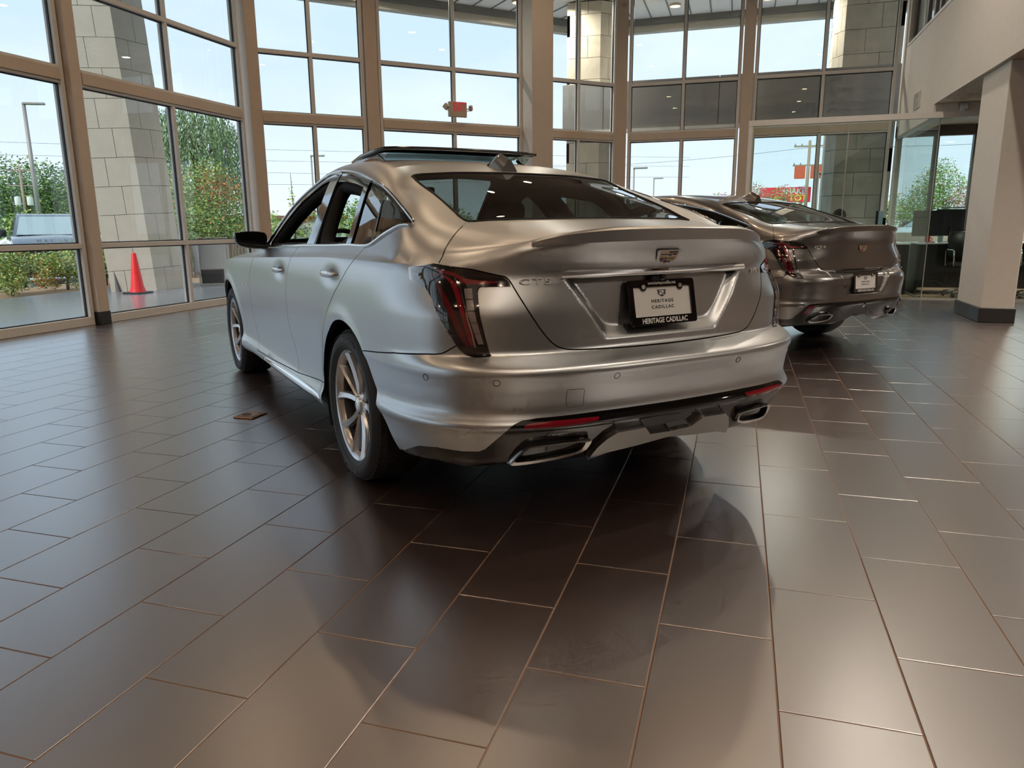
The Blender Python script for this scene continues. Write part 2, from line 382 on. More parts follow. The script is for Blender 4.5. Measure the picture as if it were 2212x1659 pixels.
# ------------------------------------------------------------------ car body surfaces (metres, x forward from the rear axle, y left, z up)
def pchip(xs,ys):
    xs=np.asarray(xs,float);ys=np.asarray(ys,float);h=np.diff(xs);d=np.diff(ys)/h
    m=np.zeros(len(xs))
    for i in range(1,len(xs)-1):
        if d[i-1]*d[i]>0:
            w1=2*h[i]+h[i-1];w2=h[i]+2*h[i-1];m[i]=(w1+w2)/(w1/d[i-1]+w2/d[i])
    m[0]=d[0];m[-1]=d[-1]
    def f(x):
        x=np.asarray(x,float);xc=np.clip(x,xs[0],xs[-1]);i=np.clip(np.searchsorted(xs,xc)-1,0,len(h)-1)
        t=(xc-xs[i])/h[i];a=(1-t);y=ys[i]*a*a*(1+2*t)+ys[i+1]*t*t*(3-2*t)+h[i]*(m[i]*t*a*a-m[i+1]*t*t*a)
        return y
    return f
def sstep(a,b,x):
    t=np.clip((np.asarray(x,float)-a)/(b-a),0,1);return t*t*(3-2*t)
def arc_table(n,A=.72,B=.92,N=4000):
    th=np.linspace(0,np.pi/2,N);c=np.cos(th)**(2/n);c[-1]=0;s=np.sin(th)**(2/n)
    L=np.concatenate([[0],np.cumsum(np.hypot(np.diff(c)*A,np.diff(s)*B))]);return L/L[-1],c,s
class Shape:
    XC=-.35; SC=1.36
    def __init__(self,P):
        self.P=P
        self.XR=pchip(*zip(*P['xr']));self.BR=pchip(*zip(*P['br']));self.BD=pchip(*zip(*P['bd']));self.DW=pchip(*zip(*P['dw']))
        self.NZ=P['n']  # (n_low, n_high, z0, z1)
        self.TA=arc_table(self.NZ[0]);self.TB=arc_table(self.NZ[1])
        self.ZT=pchip(*zip(*P['ztop']))  # crease height as function of s
        self.axles=P['axles'];self.flare=P.get('flare',.012);self.ra=P['rarch']
        st=P['stations'];xs=[s[0] for s in st]
        self.RY=[pchip(xs,[s[1][k][0] for s in st]) for k in range(len(st[0][1]))]
        self.RZ=[pchip(xs,[s[1][k][1] for s in st]) for k in range(len(st[0][1]))]
        self.rec=P.get('recess')
        s=np.linspace(0,self.SC+4.3,1600);p=self.L(s,self.ZT(s),raw=True);self.ex,self.ey,self.ez=p[:,0],p[:,1],p[:,2]
    def side(self,x,z):
        w=sstep(-.3,.5,x);y=self.BR(z)*(1-w)+self.BD(z)*w+self.DW(x)
        for ax in self.axles:
            r=np.hypot(x-ax,z-self.P['rw']);y=y+self.flare*np.exp(-((r-self.ra-.02)/.04)**2)*sstep(1.1,.75,z)
        for (dx,dz,sx,sz,dd) in self.P.get('dents',()):
            y=y-dd*np.exp(-((x-dx)/sx)**2-((z-dz)/sz)**2)
        return y
    def L(self,s,z,raw=False):
        s=np.asarray(s,float);z=np.asarray(z,float)*np.ones_like(s);sg=np.where(s<0,-1.,1.);s=np.abs(s)
        side=s>=self.SC
        x=self.XC+(s-self.SC);y=self.side(x,z)
        u=np.clip(s/self.SC,0,1);w=sstep(self.NZ[2],self.NZ[3],z)
        c=np.interp(u,self.TA[0],self.TA[1])*(1-w)+np.interp(u,self.TB[0],self.TB[1])*w
        b=np.interp(u,self.TA[0],self.TA[2])*(1-w)+np.interp(u,self.TB[0],self.TB[2])*w
        yr=self.side(np.full_like(s,self.XC),z)*b
        xr=self.XC-(self.XC-self.XR(z))*c
        if self.rec is not None and not raw: xr=xr+self.rec(yr,z)
        X=np.where(side,x,xr);Y=np.where(side,y,yr)
        return np.stack([X,Y*sg,z],-1)
    def s_of_y(self,y,z):
        w=sstep(self.NZ[2],self.NZ[3],z)
        b=self.TA[2]*(1-w)+np.interp(self.TA[0],self.TB[0],self.TB[2])*w
        return np.interp(y/float(self.side(np.array(self.XC),np.array(z))),b,self.TA[0])*self.SC
    def s_of_x(self,x): return self.SC+(x-self.XC)
    def edge(self,x):  # half-width and height of the crease line at x (plan outline)
        k=np.argsort(self.ex);return np.interp(x,self.ex[k],self.ey[k]),np.interp(x,self.ex[k],self.ez[k])
    def _prof(self,Y,Zm,y):
        n=len(Y);h=np.maximum(np.diff(Y,axis=0),1e-4);d=np.diff(Zm,axis=0)/h;m=np.zeros_like(Y)
        for i in range(1,n-1):
            a,b=d[i-1],d[i];w1=2*h[i]+h[i-1];w2=h[i]+2*h[i-1]
            ok=a*b>0;m[i]=np.where(ok,(w1+w2)/(w1/np.where(ok,a,1)+w2/np.where(ok,b,1)),0)
        m[-1]=d[-1];idx=np.zeros(len(y),int)
        for i in range(1,n-1): idx=np.where(y>Y[i],i,idx)
        r=np.arange(len(y));y0=Y[idx,r];hh=h[idx,r];t=np.clip((y-y0)/hh,0,1);a=1-t
        return Zm[idx,r]*a*a*(1+2*t)+Zm[idx+1,r]*t*t*(3-2*t)+hh*(m[idx,r]*t*a*a-m[idx+1,r]*t*t*a)
    def Z(self,x,y):
        x=np.atleast_1d(np.asarray(x,float));y=np.abs(np.atleast_1d(np.asarray(y,float)))
        ey,ez=self.edge(x);ys=[r(x) for r in self.RY];zs=[r(x) for r in self.RZ]
        f=np.minimum(1,(ey-.004)/np.maximum(ys[-1],1e-6))
        zA=self._prof(np.array([a*f for a in ys]+[ey]),np.array(zs+[ez]),y)
        # deck: keep the rails where they are and bend the surface to meet the plan edge
        YB=np.array(ys);ZB=np.array(zs);zB=self._prof(YB,ZB,y)+(ez-self._prof(YB,ZB,ey))*np.clip(y/np.maximum(ey,.02),0,1.05)**3
        w=sstep(-1.06,-1.0,x);return zB*(1-w)+zA*w
    def U(self,x,y): return np.stack([x,y,self.Z(x,y)],-1)

def recess5(y,z):
    # rounded trapezoid pocket for the number plate
    y=np.abs(y);half=.275+(z-.72)*.70
    d=np.minimum(half-y,np.minimum(z-.728,(.965-z)))
    # only soft at the sides and the bottom; hard at the top where the bar sits
    a=np.maximum(half-y,0.);b=np.maximum(z-.712,0.);ds=a*b/np.sqrt(a*a+b*b+1e-9)
    return .036*sstep(0.,.048,ds)*sstep(.956,.945,z)
# centre -> edge rails (y,z); the plan edge itself (crease) is appended by Shape
CT5=dict(
 xr=[(.20,-.95),(.26,-1.0),(.30,-1.035),(.36,-1.07),(.42,-1.108),(.447,-1.126),(.465,-1.120),(.50,-1.112),(.56,-1.122),(.60,-1.135),(.628,-1.143),(.640,-1.140),(.655,-1.115),(.672,-1.065),(.683,-1.038),(.70,-1.032),(.75,-1.030),(.85,-1.026),(.92,-1.022),(.955,-1.018),(.98,-1.022),(1.01,-1.034),(1.05,-1.056),(1.075,-1.07),(1.09,-1.08),(1.12,-1.085)],
 br=[(.18,.80),(.24,.85),(.28,.885),(.33,.905),(.38,.917),(.41,.926),(.447,.939),(.465,.930),(.50,.914),(.56,.917),(.60,.924),(.628,.930),(.66,.930),(.72,.930),(.80,.928),(.88,.922),(.94,.912),(.975,.902),(.99,.893),(1.02,.868),(1.06,.838),(1.09,.815),(1.12,.80)],
 bd=[(.18,.83),(.22,.87),(.25,.902),(.285,.918),(.315,.916),(.335,.906),(.36,.899),(.40,.897),(.46,.899),(.54,.906),(.64,.914),(.76,.918),(.86,.916),(.93,.908),(.975,.897),(1.0,.89),(1.05,.87),(1.09,.85),(1.12,.84)],
 dw=[(-1.2,.0),(-.35,.0),(.1,.003),(.6,-.002),(1.5,-.004),(2.2,-.008),(2.75,.0),(3.0,0.),(3.2,-.012),(3.45,-.06),(3.65,-.16),(3.78,-.32),(3.9,-.6)],
 n=(3.25,2.7,.80,.95),axles=(0.,2.947),rw=.335,rarch=.385,flare=.010,
 ztop=None,
 stations=[
 (-1.14,[(0,1.092),(.05,1.092),(.10,1.091),(.15,1.090),(.18,1.089),(.21,1.088),(.24,1.087)]),
 (-1.04,[(0,1.097),(.10,1.097),(.18,1.095),(.24,1.092),(.28,1.089),(.32,1.086),(.35,1.082)]),
 (-.95,[(0,1.104),(.17,1.102),(.30,1.095),(.40,1.085),(.47,1.073),(.52,1.062),(.55,1.054)]),
 (-.90,[(0,1.108),(.20,1.105),(.35,1.097),(.46,1.083),(.54,1.065),(.59,1.050),(.625,1.036)]),
 (-.80,[(0,1.117),(.23,1.113),(.39,1.105),(.52,1.088),(.62,1.064),(.69,1.041),(.735,1.018)]),
 (-.70,[(0,1.127),(.25,1.123),(.42,1.115),(.55,1.100),(.665,1.076),(.745,1.048),(.80,1.018)]),
 (-.60,[(0,1.141),(.26,1.138),(.45,1.130),(.57,1.118),(.70,1.100),(.785,1.070),(.842,1.022)]),
 (-.515,[(0,1.168),(.28,1.163),(.47,1.15),(.553,1.139),(.70,1.130),(.795,1.098),(.860,1.028)]),
 (-.365,[(0,1.223),(.28,1.218),(.47,1.204),(.545,1.194),(.68,1.186),(.757,1.165),(.858,1.036)]),
 (-.20,[(0,1.280),(.28,1.275),(.46,1.259),(.535,1.249),(.64,1.240),(.725,1.215),(.853,1.040)]),
 (-.075,[(0,1.319),(.28,1.313),(.46,1.297),(.53,1.288),(.63,1.275),(.706,1.250),(.85,1.042)]),
 (.09,[(0,1.365),(.28,1.362),(.45,1.353),(.52,1.347),(.61,1.328),(.683,1.294),(.85,1.040)]),
 (.27,[(0,1.406),(.28,1.404),(.44,1.396),(.52,1.389),(.60,1.366),(.661,1.330),(.85,1.036)]),
 (.486,[(0,1.444),(.28,1.441),(.43,1.433),(.52,1.424),(.585,1.402),(.639,1.366),(.852,1.032)]),
 (.756,[(0,1.468),(.28,1.466),(.43,1.460),(.51,1.452),(.57,1.434),(.621,1.396),(.855,1.026)]),
 (1.014,[(0,1.474),(.28,1.472),(.43,1.467),(.51,1.460),(.565,1.443),(.615,1.405),(.858,1.018)]),
 (1.22,[(0,1.455),(.28,1.454),(.43,1.449),(.51,1.443),(.57,1.428),(.622,1.390),(.862,1.010)]),
 (1.36,[(0,1.405),(.28,1.404),(.43,1.402),(.52,1.400),(.58,1.393),(.635,1.362),(.865,1.004)]),
 (1.55,[(0,1.325),(.28,1.323),(.45,1.319),(.56,1.314),(.635,1.306),(.683,1.282),(.865,.997)]),
 (1.80,[(0,1.205),(.28,1.201),(.48,1.196),(.62,1.190),(.70,1.180),(.733,1.155),(.862,.985)]),
 (2.05,[(0,1.09),(.28,1.086),(.50,1.078),(.66,1.068),(.74,1.050),(.775,1.018),(.86,.97)]),
 (2.25,[(0,1.01),(.28,1.007),(.50,1.0),(.66,.99),(.75,.98),(.80,.968),(.86,.95)]),
 (2.9,[(0,.955),(.28,.95),(.50,.94),(.66,.93),(.75,.922),(.80,.917),(.86,.905)]),
 (3.5,[(0,.86),(.28,.855),(.46,.85),(.56,.845),(.62,.84),(.68,.835),(.72,.825)]),
 (3.82,[(0,.76),(.15,.76),(.2,.755),(.25,.75),(.3,.745),(.34,.74),(.36,.735)]),
 ])
def mk_ct5():
    SC=Shape.SC
    # crease height along s : rear centre 1.09 -> shoulder of the lamp .985 -> doors
    CT5['ztop']=[(0,1.090),(.30,1.086),(.48,1.074),(.60,1.055),(.70,1.028),(.80,1.003),(.90,.990),(1.05,.986),(SC,.985),(SC+.15,.985),(SC+.6,.981),(SC+1.0,.970),(SC+2.2,.931),(SC+2.9,.905),(SC+3.3,.88),(SC+3.9,.80),(SC+4.3,.70)]
    CT5['recess']=recess5
    return Shape(CT5)
# ------------------------------------------------------------------ trimmed surface patches
def densify(poly, step, closed=True):
    out = []; n = len(poly)
    for i in range(n if closed else n-1):
        a = np.array(poly[i],float); b = np.array(poly[(i+1)%n],float); k = max(1,int(np.ceil(np.hypot(*(b-a))/step)))
        for t in range(k): out.append(tuple(a+(b-a)*t/k))
    if not closed: out.append(tuple(poly[-1]))
    return out
def smooth_line(pts, it=2, closed=False):
    """Chaikin corner cutting"""
    for _ in range(it):
        q = [] if closed else [pts[0]]; n = len(pts)
        for i in range(n if closed else n-1):
            a = np.array(pts[i],float); b = np.array(pts[(i+1)%n],float)
            q += [tuple(a*.75+b*.25), tuple(a*.25+b*.75)]
        if not closed: q.append(pts[-1])
        pts = q
    return pts
def inside(poly, P):
    poly = np.asarray(poly,float); x, y = P[:,0], P[:,1]; r = np.zeros(len(P),bool); j = len(poly)-1
    for i in range(len(poly)):
        xi, yi = poly[i]; xj, yj = poly[j]
        if yi != yj:
            r ^= ((yi > y) != (yj > y)) & (x < (xj-xi)*(y-yi)/(yj-yi)+xi)
        j = i
    return r
def strip(line, w, closed=False):
    L = [np.array(p,float) for p in line]; a = []; b = []; n = len(L)
    for i in range(n):
        d = L[(i+1)%n]-L[i-1] if closed else L[min(i+1,n-1)]-L[max(i-1,0)]
        d = d/max(np.hypot(*d),1e-9); m = np.array((-d[1],d[0]))*w; a.append(tuple(L[i]+m)); b.append(tuple(L[i]-m))
    if closed: return [a, b]
    return a+b[::-1]
def seg_dist(P, A, B):
    d = np.full(len(P),1e9)
    for a, b in zip(A,B):
        ab = b-a; l = max(ab@ab,1e-12); t = np.clip(((P-a)@ab)/l,0,1); d = np.minimum(d, np.hypot(*(P-(a+t[:,None]*ab)).T))
    return d
def cdt_regions(domain, step, regions, seams=(), order_default='rest', extra_rows=(), gap=.0022, rows_axis=1, dense=()):
    """triangulate a 2-D domain, return {region: (pts, tris)}; region polygons and seam strips are exact edges"""
    loops = [(densify(domain, step*.7), True)]
    for nm, poly in regions: loops.append((densify(poly, step*.6), True))
    strips = []
    for ln, cl in seams:
        ln = densify(ln, .02, cl)
        if cl:
            a, b = strip(ln, gap, True); loops += [(a,True),(b,True)]; strips.append((a,b))
        else:
            st = strip(ln, gap); loops.append((st,True)); strips.append(st)
    pts = []; edges = []
    for lp, cl in loops:
        b0 = len(pts); pts += lp; n = len(lp); edges += [(b0+i, b0+(i+1)%n) for i in range(n)]
    E0 = np.array(pts); A = E0[[e[0] for e in edges]]; B = E0[[e[1] for e in edges]]
    dm = np.array(domain); x0, y0 = dm.min(0); x1, y1 = dm.max(0)
    gx = np.arange(x0+step/2, x1, step); gy = list(np.arange(y0+step/2, y1, step))
    if rows_axis == 1:
        gy = [q for q in gy if all(abs(q-r) > step*.35 for r in extra_rows)]+list(extra_rows)
    GX, GY = np.meshgrid(gx, np.array(sorted(gy))); gp = np.stack([GX.ravel(),GY.ravel()],-1)
    keep = seg_dist(gp, A, B) > step*.28
    for (ax,bx,ay,by,st) in dense: keep &= ~((gp[:,0] > ax) & (gp[:,0] < bx) & (gp[:,1] > ay) & (gp[:,1] < by))
    gp = gp[keep]
    for (ax,bx,ay,by,st) in dense:
        QX, QY = np.meshgrid(np.arange(ax,bx,st), np.arange(ay,by,st)); q = np.stack([QX.ravel(),QY.ravel()],-1); q = q[seg_dist(q, A, B) > st*.3]; gp = np.concatenate([gp,q])
    gp = gp[inside(domain, gp)]
    allp = [Vector((float(a),float(b))) for a,b in pts]+[Vector((float(a),float(b))) for a,b in gp]
    r = delaunay_2d_cdt(allp, edges, [], 0, 1e-6, False)
    V = np.array([(v.x,v.y) for v in r[0]]); F = np.array([f for f in r[2] if len(f) == 3]); C = V[F].mean(1)
    lab = np.array([order_default]*len(F), dtype=object)
    for nm, poly in reversed(list(regions)): lab[inside(poly, C)] = nm
    for st in strips:
        if isinstance(st, tuple): lab[inside(st[0],C) ^ inside(st[1],C)] = 'seam'
        else: lab[inside(st,C)] = 'seam'
    for nm, poly in regions:
        if nm.startswith('hole'): lab[inside(poly,C)] = nm
    lab[~inside(domain, C)] = 'out'
    out = {}
    for nm in set(lab):
        if nm == 'out': continue
        f = F[lab == nm]; u, inv = np.unique(f, return_inverse=True); out[nm] = (V[u], inv.reshape(-1,3))
    return out
def surf_mesh(fn, P, e=2.5e-3):
    p = fn(P[:,0],P[:,1]); du = fn(P[:,0]+e,P[:,1])-fn(P[:,0]-e,P[:,1]); dv = fn(P[:,0],P[:,1]+e)-fn(P[:,0],P[:,1]-e)
    n = np.cross(du,dv); n /= np.maximum(np.linalg.norm(n,axis=1,keepdims=True),1e-9); return p, n
class Panel:
    """collects trimmed pieces (3-D verts, normals, tris) of one panel"""
    def __init__(s): s.p = []; s.n = []; s.t = []; s.c = 0
    def add(s, p, n, t, mirror=False):
        if mirror:
            p = p*np.array([1,-1,1]); n = n*np.array([1,-1,1]); t = t[:,::-1]
        s.p.append(p); s.n.append(n); s.t.append(t+s.c); s.c += len(p)
    def build(s, name, m, parent, off=0.0, flip=False):
        p = np.concatenate(s.p); n = np.concatenate(s.n); t = np.concatenate(s.t); p = p+n*off
        # make winding agree with the normals
        fn = np.cross(p[t[:,1]]-p[t[:,0]], p[t[:,2]]-p[t[:,0]]); bad = (fn*n[t].mean(1)).sum(1) < 0; t = t.copy(); t[bad] = t[bad][:,::-1]
        if flip: t = t[:,::-1]; n = -n
        me = bpy.data.meshes.new(name); me.from_pydata(p.tolist(), [], t.tolist()); me.materials.append(m)
        me.polygons.foreach_set('use_smooth',[True]*len(me.polygons)); me.update()
        me.normals_split_custom_set_from_vertices([tuple(q) for q in n])
        o = bpy.data.objects.new(name, me); COL.objects.link(o); o.parent = parent; return o
def poly_patch(fn, poly, step, off, orient):
    """piece of surface inside a polygon; orient(p) gives an outward hint"""
    r = cdt_regions(poly, step, []); P, T = r['rest']; p, n = surf_mesh(fn, P)
    h = orient(p); n = np.where(((n*h).sum(1) < 0)[:,None], -n, n); return p, n, T

def patch_solid(name, fn, poly, step, off, thick, orient, mir, m, parent):
    """raised piece of surface with its own side walls"""
    p, n, t = poly_patch(fn, poly, step, 0, orient)
    B = np.array(densify(poly, step*.7)); q, nb = surf_mesh(fn, B); h = orient(q); nb = np.where(((nb*h).sum(1) < 0)[:,None], -nb, nb)
    tan = np.roll(q,-1,0)-np.roll(q,1,0); sd = np.cross(tan,nb); sd /= np.maximum(np.linalg.norm(sd,axis=1,keepdims=True),1e-9)
    c = q.mean(0); 
    if ((q-c)*sd).sum() < 0: sd = -sd
    pa = Panel(); pa.add(p+n*off, n, t, mir); N = len(q)
    w = np.concatenate([q+nb*off, q+nb*(off-thick)]); tr = np.array([(i,(i+1)%N,N+(i+1)%N) for i in range(N)]+[(i,N+(i+1)%N,N+i) for i in range(N)])
    pa.add(w, np.concatenate([sd,sd]), tr, mir); return pa.build(name, m, parent)
# ------------------------------------------------------------------ car builder
M_PAINT = mat('matte_silver_paint', (.53,.54,.55), .34, metal=1.0, noise=(900,.05))
M_PAINT2 = mat('gloss_grey_paint', (.20,.19,.185), .28, metal=.9, coat=1.0, noise=(900,.05))
M_CARGL = glass('car_side_glass', (.62,.74,.72), 1.6)
M_REARGL = glass('car_rear_glass', (.20,.23,.22), 1.5)
M_LENS = glass('lamp_cover', (.90,.84,.84), 1.4)
M_WSGL = glass('car_windshield_glass', (.72,.80,.76), 1.1)
M_VAL = mat('valance_black',(.004,.004,.004),.05,spec=.6)
M_DIFF = mat('diffuser_silver',(.34,.33,.32),.32,metal=1.0)
M_SEAM = mat('panel_gap', (.004,.004,.004), .8)
M_INT = mat('car_interior', (.006,.006,.0065), .85, spec=.25)
M_SEAT = mat('seat_leather', (.022,.021,.021), .5)
M_WELL = mat('wheel_well', (.006,.006,.006), .9)
M_RIM = mat('rim_metal', (.66,.66,.67), .24, metal=.72)
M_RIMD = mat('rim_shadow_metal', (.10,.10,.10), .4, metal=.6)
M_CLEAR = mat('clear_lamp', (.42,.41,.40), .18, metal=.55, coat=1.0)
M_BADGE = mat('badge_silver', (.92,.92,.92), .2, metal=.25)
M_GOLD = mat('emblem_gold', (.55,.38,.12), .25, metal=.9)
M_MIRRORG = mat('mirror_glass', (.05,.055,.06), .03, metal=.9)  # dark base stands in for the dark surroundings the mirror would reflect
SC_ = Shape.SC
LIGHT = [(1.011,.972),(.994,.931),(.957,.918),(.925,.908),(.887,.872),(.786,.718),(.772,.699),(.755,.685),(.73,.678),(.673,.681),(.723,.894),(.722,.906),(.716,.912),(.614,.913),(.619,.929),(.636,.945),(.756,.970),(.894,.985),(.926,.985)]
REDA = [(.900,.959),(.867,.954),(.826,.938),(.805,.922),(.788,.898),(.770,.862),(.743,.792),(.725,.715),(.740,.715),(.762,.806),(.793,.874),(.822,.920),(.845,.940)]
REDB = [(.885,.923),(.870,.919),(.832,.882),(.796,.836),(.768,.785),(.746,.733),(.742,.712),(.757,.720),(.776,.75),(.792,.785),(.815,.83),(.858,.889)]
REDC = [(.888,.969),(.835,.963),(.798,.953),(.778,.938),(.740,.933),(.656,.926),(.653,.923),(.738,.917),(.775,.919),(.801,.939),(.833,.953),(.883,.959)]
CHRL = [(.810,.943),(.784,.908),(.751,.837),(.729,.761),(.719,.712),(.724,.712),(.734,.761),(.757,.837),(.788,.906),(.814,.940)]
LID_L = [(.615,.926),(.541,.826),(.492,.750),(.455,.710),(.425,.695),(.385,.688),(.211,.682),(0,.680)]
BUMPSEAM = [(1.388,.634),(1.094,.668),(.905,.682),(.864,.684),(.840,.688),(.822,.696),(.784,.718)]
VALTOP = [(1.15,.279),(1.096,.290),(.988,.336),(.900,.347),(.797,.343),(.741,.346),(.721,.356),(.650,.439),(.632,.457),(.605,.470),(.558,.475),(.337,.479),(.132,.478),(0,.477)]
VALBOT = [(0,.352),(.085,.350),(.16,.318),(.30,.288),(.66,.290),(.79,.274),(.909,.290),(1.10,.275),(1.15,.262)]
ARCH_R = [(2.10,.15),(2.10,.385),(2.066,.492),(1.994,.585),(1.886,.659),(1.79,.708),(1.70,.728),(1.60,.733),(1.49,.705),(1.40,.648),(1.33,.565),(1.275,.490),(1.222,.415),(1.185,.34),(1.150,.28),(1.135,.15)]
ARCH_R = smooth_line(ARCH_R,3)
FSEAM = [(3.655,.945),(3.674,.919),(3.820,.811),(3.865,.70),(3.875,.593),(3.840,.470),(3.760,.370),(3.730,.310)]
BSEAM = [(2.60,.99),(2.629,.968),(2.721,.853),(2.765,.687),(2.760,.571),(2.690,.464),(2.650,.394),(2.640,.335)]
RSEAM = [(1.53,1.0),(1.546,.986),(1.666,.899),(1.826,.802),(1.920,.720),(1.985,.634),(2.075,.500),(2.10,.40)]
DOORBOT = [(3.76,.300),(3.60,.305),(2.626,.333),(2.13,.370),(2.08,.378)]
DLO = [(1.80,.846),(1.587,.765),(1.423,.705),(1.231,.655),(1.10,.628),(1.014,.617),(.90,.613),(.755,.621),(.492,.637),(.279,.658),(.10,.677),(-.038,.692),(-.20,.716),(-.317,.738),(-.42,.752),(-.490,.760),(-.485,.780),(-.416,.807),(-.315,.830),(-.245,.850),(-.20,.855),(.074,.852),(.894,.858),(1.385,.864),(1.70,.860)]
HOLE_F = [(1.66,.838),(1.53,.785),(1.38,.730),(1.20,.686),(1.06,.660),(.955,.652),(.765,.850),(1.0,.853),(1.385,.857),(1.62,.855)]
HOLE_R = [(.795,.662),(.60,.668),(.42,.680),(.285,.692),(.108,.846),(.30,.847),(.605,.851)]
BPIL = [(.955,.610),(.83,.612),(.615,.857),(.75,.860)]
BARP = [(.290,.655),(.245,.660),(.020,.853),(.090,.853)]
GL1 = [(.238,.672),(.10,.688),(-.035,.706),(-.225,.847),(-.20,.849),(.028,.848)]
GL2 = [(-.050,.709),(-.20,.730),(-.317,.752),(-.40,.764),(-.43,.770),(-.425,.785),(-.39,.800),(-.300,.826),(-.238,.843)]
RGLASS = [(.062,.545),(.075,.51),(.073,.425),(.075,.288),(.078,0),(-.591,0),(-.591,.197),(-.579,.405),(-.55,.535),(-.535,.566),(-.50,.567),(-.371,.563),(-.156,.548)]
LID_U = [(-.591,0),(-.591,.197),(-.579,.405),(-.555,.545),(-.555,.578),(-.613,.631),(-.665,.683),(-.700,.720),(-.723,.742),(-.760,.774),(-.79,.84),(-1.3,.84),(-1.3,0)]
def chain(fn, pts, n=None): return fn(np.array([p[0] for p in pts]), np.array([p[1] for p in pts]))

def build_wheel(parent, pos, side, R=.339, w=.245, rim_r=.252, hero=True):
    root = empty('wheel', pos, parent=parent)
    h = w/2; s = side
    prof = [(rim_r-.012,-h*.82),(rim_r,-h*.92),(rim_r+.03,-h*1.02),(R-.030,-h*1.0),(R-.008,-h*.84),(R,-h*.62),(R+.001,0),(R,h*.62),(R-.008,h*.84),(R-.030,h*1.0),(rim_r+.03,h*1.02),(rim_r,h*.92),(rim_r-.012,h*.82)]
    g = G(); g.lathe(prof, 72, 'y'); g.build('tire', M_RUBBER, root, True, angle=50)
    if hero:
        g = G(); N = 64
        for i in range(N):                      # tread blocks on the outer shoulder
            a = 2*math.pi*i/N
            for y0, y1 in ((.50,.80),(.18,.44),(-.44,-.18)):
                g2 = G(); g2.cbox(-.0115,.0115,s*h*y0 if s*y0 < s*y1 else s*h*y1, s*h*y1 if s*y0 < s*y1 else s*h*y0, R-.004 if y0 < .5 else R-.011, R+.0035 if y0 < .5 else R-.001, .001)
                g2.xf(Matrix.Rotation(a,4,'Y')); g.add(g2.v, g2.f)
        t_ = g.build('tread', M_RUBBER, root); t_['kind'] = 'stuff'
        vs, fs = text_mesh('MICHELIN', .036, .0012, 1.12, .0008)
        for a0 in (math.pi/2-.12, -math.pi/2-.12):
            q = []
            for (x,y,z) in vs:
                r = rim_r+.044+y; a = a0-x/(rim_r+.044); q.append((-r*math.cos(math.pi-a) if s > 0 else -r*math.cos(a), s*(h*1.01+z), r*math.sin(a)))
            g = G(); g.add([(-x if s > 0 else x, y, z) for x,y,z in q], fs); tl_ = g.build('tire_lettering', M_RUBL, root)
        g = G()
        for rr in (rim_r+.018, R-.022): g.tube([(rr*math.cos(t*math.pi/36), s*h*1.015, rr*math.sin(t*math.pi/36)) for t in range(72)], .0012, 5, closed=True)
        g.build('sidewall_rib', M_RUBBER, root)
    # rim barrel and lip; barrel coloured dark for the shade between spokes
    yo = s*h*.90
    g = G(); g.lathe([(rim_r-.024,yo*.70),(rim_r-.018,yo*.84),(rim_r-.008,yo*.97),(rim_r+.003,yo*1.02),(rim_r+.006,yo*.96)], 72, 'y'); g.build('rim', M_RIM, root, True, angle=45)
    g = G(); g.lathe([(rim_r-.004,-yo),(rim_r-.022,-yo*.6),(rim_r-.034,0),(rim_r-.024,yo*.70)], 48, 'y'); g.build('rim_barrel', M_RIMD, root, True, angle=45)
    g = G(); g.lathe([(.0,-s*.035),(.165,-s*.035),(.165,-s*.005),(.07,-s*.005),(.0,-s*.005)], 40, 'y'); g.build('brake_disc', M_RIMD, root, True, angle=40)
    g = G(); g.lathe([(.03,s*.02),(rim_r-.04,s*.01),(rim_r-.04,-s*.05)], 40, 'y'); g.build('backplate', M_WELL, root, True)
    for k in range(5):
        base = 2*math.pi*k/5+math.pi/2
        for sd in (-1,1):
            g = G(); a_in = base+sd*.16; a_out = base+sd*.335; secs = []
            for t in (0,.25,.5,.75,1.0):
                r = .050+(rim_r-.012-.050)*t; a = a_in+(a_out-a_in)*t+0
                wd = .0135+.006*t if t < 1 else .026
                y_ = yo*(.70+.24*t**1.5)-s*.0
                er = Vector((math.cos(a),0,math.sin(a))); et = Vector((-math.sin(a),0,math.cos(a))); c = er*r
                secs.append([tuple(c+et*(-wd)+Vector((0,y_-s*.034,0))), tuple(c+et*(-wd*.80)+Vector((0,y_-s*.010,0))), tuple(c+et*(sd*wd*.35)+Vector((0,y_,0))), tuple(c+et*(wd*.80)+Vector((0,y_-s*.010,0))), tuple(c+et*wd+Vector((0,y_-s*.034,0)))])
            g.grid(secs); g.build('spoke', M_RIM, root, True, angle=25)
    g = G(); g.lathe([(0,yo*.80),(.026,yo*.80),(.034,yo*.76),(.040,yo*.66),(.062,yo*.60),(.066,yo*.40)], 32, 'y'); g.build('hub', M_RIM, root, True, angle=30)
    g = G(); g.lathe([(0,yo*.82),(.022,yo*.815),(.026,yo*.79)], 24, 'y'); g.build('hub_cap', M_CHROME, root, True)
    for k in range(5):
        a = 2*math.pi*k/5+math.pi/2+math.pi/5
        g = G(); g.lathe([(0,yo*.58),(.010,yo*.58),(.011,yo*.4)], 8, 'y', (.055*math.cos(a),0,.055*math.sin(a))); g.build('lug_nut', M_RIMD, root)
    return root

